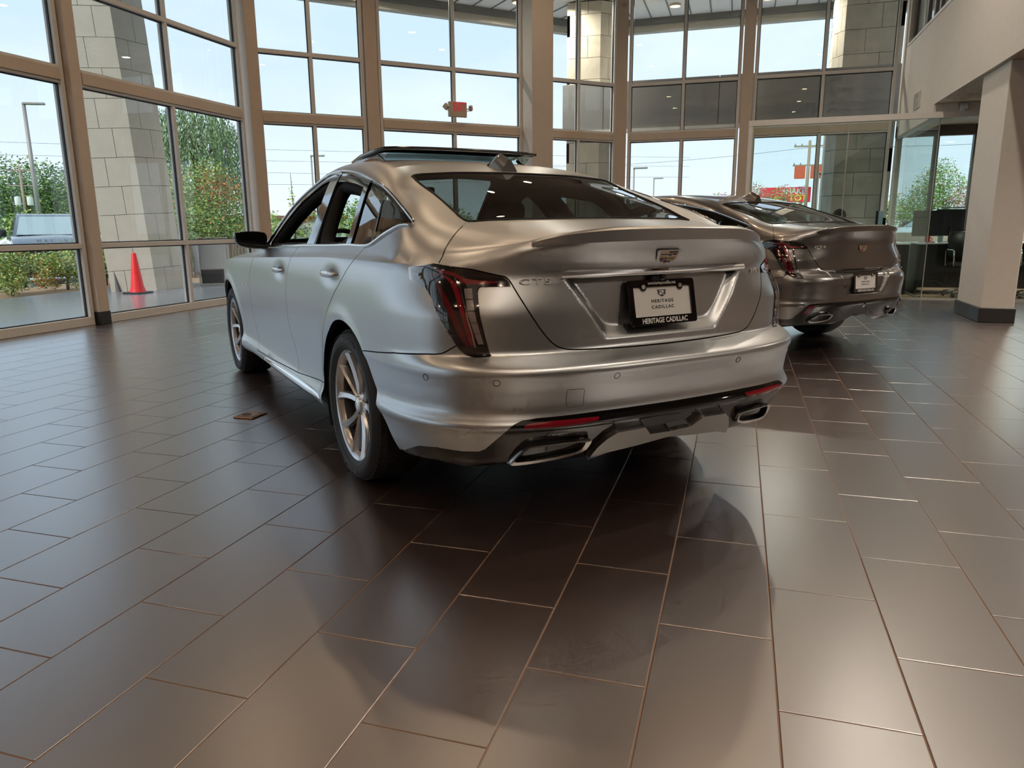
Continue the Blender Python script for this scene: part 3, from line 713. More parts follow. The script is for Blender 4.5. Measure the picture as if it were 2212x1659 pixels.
def crest(parent, M, w, h, name='emblem', col=True):
    """shield badge in the local x/y plane of M"""
    root = empty(name, parent=parent); root.matrix_basis = M
    out = [(-.5,.45),(-.44,.5),(.44,.5),(.5,.45),(.40,-.18),(.33,-.32),(0,-.5),(-.33,-.32),(-.40,-.18)]
    g = G(); g.prism([(a*w,b*h) for a,b in out], 0, .006); g.build('shield', M_CHROME, root, bevel=.0012)
    cells = [(-.36,-.02,.34,.42,1),(-.34,-.02,.18,.26,0),(-.33,-.02,.04,.12,1),(.0,.14,.28,.42,2),(.16,.36,.32,.42,0),(.16,.34,.16,.27,2),(.0,.13,.12,.22,0),
             (-.32,-.15,-.16,-.02,2),(-.12,-.02,-.12,-.02,0),(-.28,-.15,-.28,-.20,0),(-.12,-.01,-.38,-.17,2),(.02,.34,.02,.08,1),(.02,.32,-.10,-.04,0),(.02,.28,-.24,-.15,1),(.02,.16,-.34,-.28,0)]
    for a,b,c,d,k in cells:
        g = G(); g.box(a*w,b*w,c*h,d*h,.004,.0072); g.build('enamel', (M_GBLACK,M_GOLD,M_RED)[k] if col else M_DARKTXT, root)
    return root
def plate(parent, M, url=True):
    root = empty('license_plate', parent=parent); root.matrix_basis = M
    g = G(); g.cbox(-.152,.152,-.077,.077,-.004,.001,.001); g.build('plate', M_WHITE, root)
    def rr(x0,x1,y0,y1,r,n=5):
        P = []
        for cx,cy_,a0 in ((x1-r,y1-r,0),(x0+r,y1-r,90),(x0+r,y0+r,180),(x1-r,y0+r,270)):
            P += [(cx+r*math.cos(R_(a0+90*i/n)), cy_+r*math.sin(R_(a0+90*i/n))) for i in range(n+1)]
        return P
    o_ = rr(-.159,.159,-.084,.084,.012); i_ = rr(-.136,.136,-.052,.058,.003); n = len(o_)
    g = G(); g.add([(a,b,0) for a,b in o_]+[(a*.992,b*.986,.007) for a,b in o_]+[(a,b,.007) for a,b in i_]+[(a,b,.0) for a,b in i_],
        [(i,(i+1)%n,n+(i+1)%n,n+i) for i in range(n)]+[(n+i,n+(i+1)%n,2*n+(i+1)%n,2*n+i) for i in range(n)]+[(2*n+i,2*n+(i+1)%n,3*n+(i+1)%n,3*n+i) for i in range(n)])
    g.build('frame', M_GBLACK, root)
    def tx(s_, size, y, m, z, sp=1.0, b=0., sx=1.0, nm='lettering'):
        v, f = text_mesh(s_, size, .0004, sp, b); g = G(); g.add([(a*sx,b_+y,c+z) for a,b_,c in v], f); g.build(nm, m, root)
    tx('HERITAGE CADILLAC', .0265, -.0685, M_WHITETXT, .0078, 1.0, .0006, .86)
    if url: tx('www.heritagecadillac.net', .0165, .0705, M_WHITETXT, .0078, 1.0, .0003, .80)
    tx('HERITAGE', .0170, .004, M_DARKTXT, .0018, 1.25, .0002, 1.15); tx('CADILLAC', .0170, -.018, M_DARKTXT, .0018, 1.25, .0002, 1.15)
    g = G()
    for a,b,c,d in ((-.022,.022,.043,.0455),(-.018,-.012,.028,.043),(.012,.018,.028,.043),(-.012,.0,.036,.039),(0,.012,.031,.034),(-.012,.012,.024,.027),(-.006,.006,.021,.024)): g.box(a,b,c,d,.001,.0022)
    g.build('crest_print', M_DARKTXT, root)
    for x in (-.088,.088):
        g = G(); g.lathe([(0,.009),(.008,.009),(.010,.006),(.010,0)], 16, 'z', (x,.058,0)); g.build('screw', M_SATIN, root, True, angle=40)
        g = G(); g.lathe([(0,.0072),(.0135,.0072),(.0135,0)], 16, 'z', (x,.057,0)); g.build('screw_tab', M_GBLACK, root)
    return root

def build_car(name, label, loc, yaw, sh, paint, kind):
    root = empty(name, (loc[0],loc[1],0), math.pi/2-yaw); tag(root, label, 'car')
    hero = kind == 5
    fnL = lambda s,z: sh.L(s,z); fnU = lambda x,y: sh.U(np.asarray(x,float), np.asarray(y,float))
    def hintL(p): return np.stack([p[:,0]-np.clip(p[:,0],-.3,3.3), p[:,1], p[:,2]*0],-1)
    def hintU(p): return np.stack([p[:,0]*0, p[:,1]*0, p[:,2]*0+1],-1)
    panels = {}
    def put(key, p, n, t, mirror):
        panels.setdefault(key, Panel()).add(p,n,t,mirror)
    # ---- lower wrap-round surface
    smax = SC_+4.15
    top = [(s,float(sh.ZT(s))) for s in np.linspace(0,smax,160)]
    s_ax = SC_-sh.XC; s_af = s_ax+sh.axles[1]
    bot = VALBOT+[(2.0,.245),(3.7,.245),(4.2,.22),(5.1,.22),(smax,.30)]
    dom = bot+top[::-1]
    arch_f = [(s_af-.395,.12)]+[(s_af+.395*math.cos(R_(a)), .335+.395*math.sin(R_(a))) for a in range(180,-1,-8)]+[(s_af+.395,.12)]
    lid = [(0,1.2)]+[(.95,1.2),(.926,.988),(.894,.985),(.756,.970),(.636,.945),(.622,.935)]+smooth_line(LID_L,2)
    if kind == 4: lid = [(0,1.2),(.95,1.2),(.926,.988),(.894,.985),(.756,.970),(.636,.945),(.622,.935),(.56,.84),(.50,.775),(.46,.745),(.40,.725),(.2,.715),(0,.712)]
    rs = smooth_line(RSEAM,2); bs = smooth_line(BSEAM,2); fs_ = smooth_line(FSEAM,2); db = DOORBOT
    reg = [('hole_rear',ARCH_R),('hole_front',arch_f),('tail_light',LIGHT),('valance',VALTOP+[(0,.1),(1.15,.1)]),('trunk_lid',lid),
           ('rear_bumper',[(0,.1),(1.45,.1),(1.45,.627)]+BUMPSEAM+[(.83,.85),(.80,.93),(.6,.93),(0,.8)]),
           ('rear_door',[(1.53,1.2)]+rs+[(2.13,.370),(2.626,.333)]+bs[::-1]+[(2.60,1.2)]),
           ('front_door',[(2.60,1.2)]+bs+[(2.70,.331),(3.60,.305)]+fs_[::-1]+[(3.65,1.2)]),
           ('rocker_panel',[(2.0,.1),(3.80,.1),(3.80,.298)]+DOORBOT+[(2.0,.40)]),
           ('front_fender',[(3.0,.1),(3.76,.30)]+fs_[::-1]+[(3.65,1.2),(6,1.2),(6,.1)])]
    seams = [(rs,False),(bs,False),(fs_,False),(db,False),(BUMPSEAM,False),(lid[2:],False)]
    dn = [(.0,.56,.702,1.06,.0085),(.0,1.35,.592,.702,.0095),(.0,1.22,.410,.492,.0095)] if hero else [(.0,.40,.50,.76,.012)]
    R = cdt_regions(dom, .022 if hero else .04, reg, seams, 'quarter_panel', dense=dn)
    # shared normals along the soft roll between deck and lamp corner
    Sg = np.linspace(0,1.3,220); Zg = sh.ZT(Sg); eL, nL_ = surf_mesh(fnL, np.stack([Sg,Zg-.003],-1)); hh_ = hintL(eL); nL_ = np.where(((nL_*hh_).sum(1) < 0)[:,None], -nL_, nL_)
    inw = np.stack([eL[:,0]+.5, eL[:,1]],-1); inw[:,1] *= 1; inw = -np.stack([np.minimum(eL[:,0]+.35,0), eL[:,1]*.8],-1); inw /= np.linalg.norm(inw,axis=1,keepdims=True)
    eU, nU_ = surf_mesh(fnU, eL[:,:2]+inw*.02); nU_ = np.where((nU_[:,2] < 0)[:,None], -nU_, nU_); En = nL_+nU_; En /= np.linalg.norm(En,axis=1,keepdims=True)
    Ek = sstep(.34,.46,Sg)*sstep(1.12,.98,Sg)
    def softL(P, n):
        w = sstep(0,1,np.clip(1-(sh.ZT(np.abs(P[:,0]))-P[:,1])/.045,0,1))*np.interp(np.abs(P[:,0]),Sg,Ek)
        E = np.stack([np.interp(np.abs(P[:,0]),Sg,En[:,k]) for k in range(3)],-1); m = n*(1-w[:,None])+E*w[:,None]; return m/np.linalg.norm(m,axis=1,keepdims=True)
    def softU(p, n):
        d2 = ((p[:,None,:2]-eL[None,:,:2])**2).sum(2); i = d2.argmin(1); d = np.sqrt(d2.min(1)); w = sstep(0,1,np.clip(1-d/.065,0,1))*Ek[i]; m = n*(1-w[:,None])+En[i]*w[:,None]; return m/np.linalg.norm(m,axis=1,keepdims=True)
    for key, (P,T) in R.items():
        if key.startswith('hole'): continue
        p, n = surf_mesh(fnL, P); h = hintL(p); n = np.where(((n*h).sum(1) < 0)[:,None], -n, n); n = softL(P, n)
        for mir in (False,True): put(key if key in ('rear_bumper','trunk_lid','valance','seam') else (key,mir), p, n, T, mir)
    # ---- upper surface (deck, roof, glass)
    xs = np.concatenate([np.linspace(-1.078,-.7,60), np.linspace(-.68,3.75,150)])
    xr0 = float(sh.ex.min())
    xs = np.concatenate([xr0+.0005+np.linspace(0,1,70)**2*(-.6-xr0), np.linspace(-.58,3.6,150)])
    ey, ez = sh.edge(xs); domU = [(float(xs[0]),0.0)]+[(float(a),float(b)) for a,b in zip(xs,ey)]+[(float(xs[-1]),0.0)]
    line_w = [(1.28,0),(1.28,.50),(1.36,.555),(1.62,.625),(1.85,.685),(2.12,.73),(2.14,0)]
    regU = [('hole_f',HOLE_F),('hole_r',HOLE_R),('quarter_glass',GL1),('corner_glass',GL2),('pillar_cover',BPIL),('divider_bar',BARP),('window_surround',DLO),
            ('rear_window',RGLASS),('trunk_lid',LID_U),('windshield',line_w),
            ('roof',[(1.28,0),(1.28,.50),(1.0,.525),(.5,.53),(.062,.545),(.075,.51),(.078,0)]),
            ('hood',[(2.14,0),(2.12,.73),(2.3,.79),(3.0,.80),(3.5,.60),(3.7,.3),(3.8,0)]),
            ('rear_door',[(-.19,.848),(-.163,.89),(-.15,1.0),(.93,1.0),(.918,.880),(.901,.861),(.90,.83)]),
            ('front_door',[(.90,.83),(.901,.861),(.918,.880),(.93,1.0),(1.95,1.0),(1.95,.88),(1.78,.846)]),
            ('front_fender',[(1.95,1.0),(1.95,.87),(2.1,.73),(2.3,.79),(3.0,.80),(3.5,.60),(3.7,.3),(4,.1),(4,1.2)])]
    seamU = [([(-.195,.852),(-.183,.862),(-.163,.886),(-.150,.93)],False),([(.901,.861),(.918,.880),(.93,.93)],False),(LID_U[:11],False),(RGLASS[5:]+RGLASS[:5],False)]
    R = cdt_regions(domU, .024 if hero else .04, regU, seamU, 'quarter_panel')
    for key, (P,T) in R.items():
        if key.startswith('hole'):
            # the right-hand windows are closed: glass there
            p, n = surf_mesh(fnU, P); put(('door_glass',True), p-n*.012, n, T, True); continue
        p, n = surf_mesh(fnU, P); n = np.where((n[:,2] < 0)[:,None], -n, n)
        if key in ('quarter_panel','trunk_lid','roof','rear_window'):        # wider stencil irons out the spline wobble away from the edges
            n2 = sum(surf_mesh(fnU, P, e_)[1] for e_ in (.03,.055)); n2 /= np.linalg.norm(n2,axis=1,keepdims=True); n2 = np.where((n2[:,2] < 0)[:,None], -n2, n2)
            dE = np.sqrt(((p[:,None,:2]-np.stack([sh.ex,sh.ey],-1)[None,::4])**2).sum(2).min(1)); w_ = sstep(.02,.075,dE)[:,None]; n = n*(1-w_)+n2*w_; n /= np.linalg.norm(n,axis=1,keepdims=True)
        if p[:,0].min() < -.55: n = softU(p, n)
        if key in ('quarter_glass','corner_glass'): n = n*.15+n.mean(0)*.85; n /= np.linalg.norm(n,axis=1,keepdims=True)
        central = key in ('trunk_lid','rear_window','windshield','roof','hood','seam')
        for mir in (False,True): put(key if central else (key,mir), p, n, T, mir)
    mats = {'tail_light':M_GBLACK,'valance':M_VAL,'seam':M_SEAM,'rear_window':M_REARGL,'windshield':M_WSGL,'quarter_glass':M_CARGL,'corner_glass':M_CARGL,'door_glass':M_CARGL,
            'pillar_cover':M_GBLACK,'divider_bar':M_GBLACK,'window_surround':M_GBLACK}
    offs = {'seam':-.005,'pillar_cover':.002,'divider_bar':.003,'tail_light':.003,'quarter_glass':-.004,'corner_glass':-.004}
    objs = {}
    liner = Panel()
    for key, pn in panels.items():
        nm = key if isinstance(key,str) else key[0]
        objs[key] = pn.build(nm, mats.get(nm, paint), root, offs.get(nm,0.0))
        if nm in ('roof','quarter_panel','front_door','rear_door','window_surround','front_fender','pillar_cover','divider_bar'):
            for p,n,t in zip(pn.p,pn.n,pn.t):
                liner.add(p-n*.028, -n, t-t.min()); 
    li = liner.build('interior_trim', M_INT, root)
    # ---- chrome window surround on both sides
    for sgn in (1,-1):
        ring = smooth_line([(a,b) for a,b in DLO],2,True); P = np.array(ring); q, n = surf_mesh(fnU, P); q = q+n*.004; q[:,1] *= sgn
        g = G(); g.tube([tuple(v) for v in q], .0065, 8, closed=True); g.build('window_trim', M_CHROME, root, True)
        for hp in (HOLE_F,HOLE_R):
            P = np.array(smooth_line(hp,2,True)); q, n = surf_mesh(fnU, P); q = q-n*.045; q[:,1] *= sgn; g = G(); g.tube([tuple(v) for v in q], .036, 8, closed=True); g.build('pillar_trim', M_INT, root, True)
    P = np.array(densify(smooth_line([(a,b) for a,b in RGLASS[5:]]+[RGLASS[0],RGLASS[1],RGLASS[2],RGLASS[3],RGLASS[4]],1),.03,False)); q, n = surf_mesh(fnU, P); q = q+n*.001; g = G()
    full = [tuple(v) for v in q]+[(v[0],-v[1],v[2]) for v in q[::-1]]; g.tube(full, .0045, 6, closed=True); g.build('window_seal', M_SEAM, root)
    # ---- spoiler
    S = np.linspace(-.60,.60,61); rows = [[] for _ in range(6)]
    for s_ in S:
        a = abs(s_)/.60; tp = (1-a**5); e0 = sh.L(np.array(s_), np.array(float(sh.ZT(abs(s_))))); c = np.array([1.,0,0])
        out = e0-sh.L(np.array(s_), np.array(float(sh.ZT(abs(s_))-.1))); d = np.array([e0[0]+.35, e0[1]*.75, 0]); d = d/np.linalg.norm(d)
        fx = e0-d*(.13*tp+.02); zf = float(sh.Z(np.array([fx[0]]),np.array([fx[1]]))[0]); f0 = np.array([fx[0],fx[1],zf+.001])
        hgt = .006+.016*tp; drop = .006+.022*tp
        rows[0].append(f0); md = (f0+e0)/2; zm = float(sh.Z(np.array([md[0]]),np.array([md[1]]))[0]); rows[1].append((md[0],md[1],zm+.004+.003*tp))
        rows[2].append(e0+d*.010*tp+np.array([0,0,hgt])); rows[3].append(e0+d*(.020*tp+.006)+np.array([0,0,hgt*.55]))
        rows[4].append(e0+d*(.016*tp+.006)+np.array([0,0,-drop])); rows[5].append(e0-d*.035+np.array([0,0,-drop*.95]))
    g = G(); g.grid(rows); g.build('spoiler', paint, root, True, angle=38)
    # ---- tail lamps
    for mir in (False,True):
        tl = objs[('tail_light',mir)]
        def lp(nm, poly, off, m, step=.02, sm=2):
            return patch_solid(nm, fnL, smooth_line(poly,sm,True) if sm else poly, step, off, .006, hintL, mir, m, tl)
        lp('red_lens', REDA, .0085, M_RED); lp('red_lens', REDB, .006, M_REDD); lp('red_lens', REDC, .0085, M_RED); lp('chrome_strip', CHRL, .010, M_CHROME, sm=0)
        A_, B_, C_, D_ = np.array((.772,.906)),np.array((.745,.907)),np.array((.693,.720)),np.array((.711,.720))
        for k in range(5):
            t0, t1 = (k+.05)/5, (k+.93)/5
            lp('reverse_lamp', [tuple(A_+(D_-A_)*t0),tuple(B_+(C_-B_)*t0),tuple(B_+(C_-B_)*t1),tuple(A_+(D_-A_)*t1)], .008, M_CLEAR, .02, 0)
            if k: lp('lamp_divider', [tuple(A_+(D_-A_)*(t0-.018)),tuple(B_+(C_-B_)*(t0-.018)),tuple(B_+(C_-B_)*(t0-.004)),tuple(A_+(D_-A_)*(t0-.004))], .0095, M_CHROME, .02, 0)
        # clear outer lens, gently crowned across its width
        p, n, t = poly_patch(fnL, LIGHT, .012, 0, hintL); r_ = cdt_regions(LIGHT, .012, [])['rest'][0]
        tg = fnL(r_[:,0]+.004,r_[:,1])-fnL(r_[:,0]-.004,r_[:,1]); tg /= np.linalg.norm(tg,axis=1,keepdims=True)
        sc_l = np.interp(r_[:,1],[.68,.90,.935,.97],[.735,.815,.83,.85]); k_ = np.clip((r_[:,0]-sc_l)/.075,-1.2,1.2); kz = np.clip((r_[:,1]-.955)/.05,-.2,1.0)*(r_[:,1] > .93)
        p = p+n*.0125; n = n+tg*(.42*k_)[:,None]+np.array([0,0,1.])*(.35*kz)[:,None]; n /= np.linalg.norm(n,axis=1,keepdims=True)
        pa = Panel(); pa.add(p, n, t, mir); pa.build('outer_lens', M_LENS, tl)
    # ---- rear lower trim
    def lpatch(nm, poly, off, m, mir, thick=.006, step=.03, sm=0, parent_=root):
        return patch_solid(nm, fnL, smooth_line(poly,sm,True) if sm else poly, step, off, thick, hintL, mir, m, parent_)
    for mir in (False,True):
        sgn = -1 if mir else 1
        if hero:
            lpatch('rear_reflector', [(.600,.452),(.592,.440),(.345,.447),(.336,.457),(.34,.462),(.56,.462)], .005, M_RED, mir, step=.008, sm=1)
            lpatch('diffuser', [(.345,.292),(.318,.341),(.290,.375),(.255,.398),(.137,.402),(.097,.364),(0,.360),(0,.333),(.14,.320),(.264,.312)], .020, M_DIFF, mir, .02, .013)
        else:
            lpatch('rear_reflector', [(.66,.385),(.60,.392),(.575,.455),(.615,.455)], .004, M_RED, mir)
        # exhaust tip
        ex = [(.655,.292),(.625,.284),(.372,.314),(.350,.362),(.358,.379),(.57,.376),(.600,.362)] if hero else [(.62,.300),(.40,.318),(.365,.365),(.385,.385),(.53,.382),(.575,.362)]
        ex = smooth_line(ex,2,True); cx = sum(p[0] for p in ex)/len(ex); cz = sum(p[1] for p in ex)/len(ex)
        P = np.array(ex); o3 = fnL(P[:,0],P[:,1]); inn = np.array([(cx+(a-cx)*.86, cz+(b-cz)*.72) for a,b in ex]); i3 = fnL(inn[:,0],inn[:,1])
        o3[:,1] *= sgn; i3[:,1] *= sgn; bx = np.array([-.022,0,0]); n = len(ex)
        g = G(); rings = [o3+np.array([.05,0,0]), o3+bx*.6, (o3*.85+i3*.15)+bx*1.15, i3+bx*.9, i3+np.array([.06,0,0])]
        for k in range(len(rings)-1):
            g.add([tuple(v) for v in rings[k]]+[tuple(v) for v in rings[k+1]], [(i,(i+1)%n,n+(i+1)%n,n+i) for i in range(n)])
        et = g.build('exhaust_tip', M_SATIN, root, True, angle=50)
        g = G(); g.add([tuple(v+np.array([.03,0,0])) for v in i3], [tuple(range(n))]); g.build('tip_recess', M_WELL, et)
    # ---- number plate, badges, bar
    if hero:
        S = np.linspace(-.437,.437,41); rows = [[] for _ in range(6)]
        for s_ in S:
            for k,(dz,o_) in enumerate(((.011,-.002),(.011,.012),(.004,.019),(-.006,.017),(-.012,.010),(-.013,-.004))):
                b = sh.L(np.array(s_),np.array(.947),raw=True); d = np.array([b[0]+.35,b[1]*.6,0]); d = d/np.linalg.norm(d); rows[k].append(b+d*o_+np.array([0,0,dz]))
        g = G(); g.grid(rows)
        for c in (0,-1): g.add([tuple(r[c]) for r in rows], [tuple(range(6))])
        g.build('chrome_bar', M_CHROME, root, True, angle=40)
        plate(root, frame_M((-1.0165,0,.833),(0,-1,0),(.033,0,.155)))
        g = G(); g.cbox(-1.012,-.985,-.02,.05,.912,.934,.004); cp = g.build('camera_pod', M_BLACK, root)
        g = G(); g.lathe([(0,-.004),(.008,-.004),(.011,0),(.012,.012)],16,'x',(-1.016,.0,.922)); g.build('camera_lens', M_GBLACK, cp, True)
        b = sh.L(np.array(0.),np.array(1.0)); b2 = sh.L(np.array(0.),np.array(1.03)); upv = b2-b
        crest(root, frame_M(b+np.array([-.004,0,0]),(0,-1,0),tuple(upv)), .112, .058)
        def badge(txt, s_, z_, size, nm, sx=1.95):
            b = sh.L(np.array(s_),np.array(z_)); t = sh.L(np.array(s_+.02),np.array(z_))-sh.L(np.array(s_-.02),np.array(z_)); t = t/np.linalg.norm(t)
            v, f = text_mesh(txt, size, .002, 1.2, .0002); g = G(); g.add([(a*sx,b_,c) for a,b_,c in v], f)
            o = g.build(nm, M_BADGE, root); o.matrix_basis = frame_M(b+np.array([-.003,0,0])*1, tuple(-t), (0,0,1)); return o
        badge('CT5', .530, .927, .030, 'model_badge'); badge('350T', -.545, .927, .024, 'engine_badge', 1.6)
    else:
        b = sh.L(np.array(0.),np.array(.63))
        plate(root, frame_M((b[0]-.008,0,.628),(0,-1,0),(.012,0,.155)), False)
        b = sh.L(np.array(0.),np.array(.905)); crest(root, frame_M(b+np.array([-.004,0,0]),(0,-1,0),(0,0,1)), .10, .052)
        b = sh.L(np.array(.50),np.array(.925)); t = sh.L(np.array(.52),np.array(.925))-sh.L(np.array(.48),np.array(.925))
        v, f = text_mesh('CT4', .028, .002, 1.2, .0002); g = G(); g.add([(a*1.9,b_,c) for a,b_,c in v], f); o = g.build('model_badge', M_BADGE, root); o.matrix_basis = frame_M(b+np.array([-.003,0,0]), tuple(-t), (0,0,1))
    # ---- parking sensors and tow cover
    for s_, z_ in ((.942,.606),(.695,.603),(.28,.603),(-.28,.603),(-.695,.603),(-.942,.606)):
        P = np.array([[s_,z_]]); p, n = surf_mesh(fnL, P); h = hintL(p); n = n if (n*h).sum() > 0 else -n; p = p[0]; n = n[0]
        tt = np.cross(n,(0,0,1.)); tt /= np.linalg.norm(tt); bb = np.cross(tt,n)
        g = G(); g.tube([tuple(p+n*.0004+(tt*math.cos(a)+bb*math.sin(a))*.0115) for a in np.linspace(0,2*math.pi,20)[:-1]], .0011, 5, closed=True); g.build('parking_sensor', M_SEAM, root)
    if hero:
        g = G(); sq = smooth_line(densify([(.461,.568),(.397,.566),(.396,.504),(.458,.504)],.02),2,True); q = fnL(np.array([a for a,b in densify(sq,.01)]),np.array([b for a,b in densify(sq,.01)])); g.tube([tuple(v+np.array([-.0003,0,0])) for v in q], .0008, 5, closed=True); g.build('tow_cover_gap', M_SEAM, root)
    # ---- door handles, rocker strip, mirrors, fender badge
    for sgn in (1,-1):
        for hx_, hz_ in ((1.19,.885),(.145,.915)):
            y0 = float(sh.side(np.array(hx_-.13),np.array(hz_)))
            secs = []
            for t in np.linspace(-1,1,15):
                x = hx_+t*.105; k = math.sqrt(max(0,1-abs(t)**3.)); yb = y0+.004+.026*k
                ring = []
                for a in np.linspace(0,2*math.pi,13)[:-1]:
                    ring.append((x, sgn*(yb+.009*math.cos(a)*max(k,.15)-.006), hz_+.010*t*0+.017*math.sin(a)*max(.25,k)))
                secs.append(ring+[ring[0]])
            g = G(); g.grid(secs); g.build('door_handle', M_SATIN if hero else paint, root, True)
        S = np.linspace(2.125,3.55,40); rows = []
        for z_, o_ in ((.318,.000),(.312,.012),(.288,.018),(.262,.010),(.250,.0)):
            r = []
            for s_ in S:
                t = (s_-2.125)/1.425; w_ = math.sin(math.pi*min(1,max(0,t*1.0)))**.35; zz = .287-.008*t+(z_-.287)*w_
                q = sh.L(np.array(s_),np.array(zz)); r.append((q[0], sgn*(q[1]+o_*w_), q[2]))
            rows.append(r)
        g = G(); g.grid(rows); g.build('rocker_trim', M_CHROME, root, True)
        # mirror
        out = smooth_line([(1.052,1.075),(1.04,1.092),(.95,1.097),(.862,1.092),(.853,1.05),(.868,.996),(.90,.986),(.99,.998),(1.03,1.015),(1.047,1.04)],2,True)
        cyy, czz = .955, 1.04; rows = []
        for x, k in ((1.695,.93),(1.700,1.0),(1.74,1.03),(1.79,.93),(1.825,.70),(1.84,.35)):
            rows.append([(x-(.06*(a-.95)), sgn*(cyy+(a-cyy)*k), czz+(b-czz)*k) for a,b in out+[out[0]]])
        g = G(); g.grid(rows); g.add(rows[-1][:-1],[tuple(range(len(out)))]); mi = g.build('side_mirror', M_GBLACK, root, True, angle=50)
        g = G(); g.add([(1.696-(.06*(a-.95)), sgn*(cyy+(a-cyy)*.92), czz+(b-czz)*.92) for a,b in out],[tuple(range(len(out)))]); g.build('mirror_glass', M_MIRRORG, mi)
        g = G(); g.cbox(1.70,1.78,.84 if sgn > 0 else -.90,.90 if sgn > 0 else -.84,.985,1.02,.008); g.build('mirror_arm', M_GBLACK, mi)
        if hero:
            q = sh.L(np.array(3.99),np.array(.735)); g = G(); g.cbox(q[0]-.02,q[0]+.02,sgn*q[1]-.004,sgn*q[1]+.004,.722,.748,.003); g.build('fender_badge', M_CHROME, root)
    # ---- roof antenna fin
    zr = lambda x: float(sh.Z(np.array([x]),np.array([0.]))[0])
    rows = []
    for t in np.linspace(0,1,12):
        x = .375-.245*t; hh = .082*min(1,(t/.62))**1.15 if t < .62 else .082-.018*((t-.62)/.38); wd = .010+.036*min(1,t*2.2); zb = zr(x)-.006; tpw = .010*min(1,t*2)
        rows.append([(x,wd,zb),(x,wd*.75,zb+hh*.35),(x,tpw,zb+hh*.93),(x,0,zb+hh),(x,-tpw,zb+hh*.93),(x,-wd*.75,zb+hh*.35),(x,-wd,zb)])
    g = G(); g.grid(rows); g.add(rows[-1],[tuple(range(7))]); g.build('antenna_fin', paint if not hero else M_FIN, root, True, angle=40)
    if hero:
        # raised sunroof panel
        rows = []
        for x, dz in ((1.18,.016),(1.02,.028),(.82,.042),(.62,.054)):
            rows.append([(x-.04*(abs(y)/.47)**2*0, y, zr(x)*0+float(sh.Z(np.array([x]),np.array([abs(y)*.95]))[0])+dz) for y in np.linspace(-.455,.455,15)])
        g = G(); g.grid(rows); sr = g.build('sunroof', M_GBLACK, root, True); d = sr.modifiers.new('t','SOLIDIFY'); d.thickness = .016; d.offset = 1
        rows = []
        for k in (0,1): rows.append([(.66+.06*k, y, float(sh.Z(np.array([.66]),np.array([abs(y)]))[0])+.003+(.036*(1-k))) for y in np.linspace(-.43,.43,13)])
        g = G(); g.grid(rows); d = g.build('wind_net', glass('sunroof_glass',(.45,.60,.60),1.2), sr)
        for sgn in (1,-1):
            g = G(); g.tube([(.70,sgn*.43,zr(.7)-.015),(.80,sgn*.43,zr(.8)+.02)], .008, 6); g.build('sunroof_arm', M_SATIN, sr)
    # ---- interior
    for sy in (1,-1):
        st = empty('seat', (0,0,0), parent=root)
        def pad(nm, x0,x1,y0,y1,z0,z1,tilt=0,c=.03):
            g = G(); g.cbox(x0,x1,y0,y1,z0,z1,c); cx_,cz_ = (x0+x1)/2, z0; g.xf(Matrix.Translation((cx_,0,cz_)) @ Matrix.Rotation(tilt,4,'Y') @ Matrix.Translation((-cx_,0,-cz_))); return g.build(nm, M_SEAT, st, True, angle=60, bevel=.012)
        y = .37*sy
        pad('cushion',1.05,1.60,y-.25,y+.25,.38,.53); pad('backrest',.98,1.12,y-.25,y+.25,.48,1.08,-.30); pad('headrest',.80,.89,y-.13,y+.13,1.09,1.26,-.1,.035)
    bn = empty('rear_seat', parent=root)
    for nm,x0,x1,y0,y1,z0,z1,tl_ in (('cushion',.20,.72,-.62,.62,.36,.52,0),('backrest',.10,.26,-.62,.62,.46,1.00,-.42),('headrest',-.20,-.12,.24,.50,.99,1.10,-.2),('headrest',-.20,-.12,-.50,-.24,.99,1.10,-.2)):
        g = G(); g.cbox(x0,x1,y0,y1,z0,z1,.03); cx_ = (x0+x1)/2; g.xf(Matrix.Translation((cx_,0,z0)) @ Matrix.Rotation(tl_,4,'Y') @ Matrix.Translation((-cx_,0,-z0))); g.build(nm, M_SEAT, bn, True, angle=60, bevel=.012)
    g = G(); g.box(-.60,.02,-.66,.66,.94,.965); g.build('parcel_shelf', M_INT, root)
    g = G(); g.cbox(1.85,2.25,-.70,.70,.55,.98,.05); g.build('dashboard', M_INT, root, True, angle=40)
    g = G(); g.tube([(1.68+.07*math.sin(a), .37+.18*math.cos(a), .93+.165*math.sin(a)) for a in np.linspace(0,2*math.pi,28)[:-1]], .016, 8, closed=True); g.tube([(1.68,.37+.16,.93),(1.70,.37,.92),(1.68,.37-.16,.93)],.022,8); g.tube([(1.70,.37,.92),(1.9,.37,.86)],.03,8); g.build('steering_wheel', M_INT, root, True)
    g = G(); g.cbox(1.30,1.33,-.12,.12,1.30,1.36,.01); g.build('rear_view_mirror', M_INT, root)
    # ---- floor pan, wheel wells, nose
    g = G(); g.box(-.45,3.50,-.56,.56,.225,.29); g.box(.45,2.45,-.84,.84,.215,.30); g.build('underbody', M_WELL, root)
    g = G(); g.box(-.80,.5,-.56,.56,.33,.62); g.box(2.2,3.5,-.55,.55,.27,.80); g.build('chassis', M_WELL, root)
    for ax in sh.axles:
        for sgn in (1,-1):
            g = G(); P = [(ax+.43*math.cos(R_(a)), .335+.43*math.sin(R_(a))) for a in range(-25,206,11)]
            g.grid([[(a, sgn*.58, b) for a,b in P],[(a, sgn*.885, b) for a,b in P]]); g.add([(a,sgn*.58,b) for a,b in P],[tuple(range(len(P)))]); g.build('wheel_liner', M_WELL, root)
            build_wheel(root, (ax, sgn*(.905-.1225), .3375), sgn, hero=(hero or sgn == 1) and ax == 0 or hero)
    g = G(); g.cbox(3.45,3.80,-.55,.55,.25,.78,.12); g.build('front_bumper', paint, root, True)
    return root
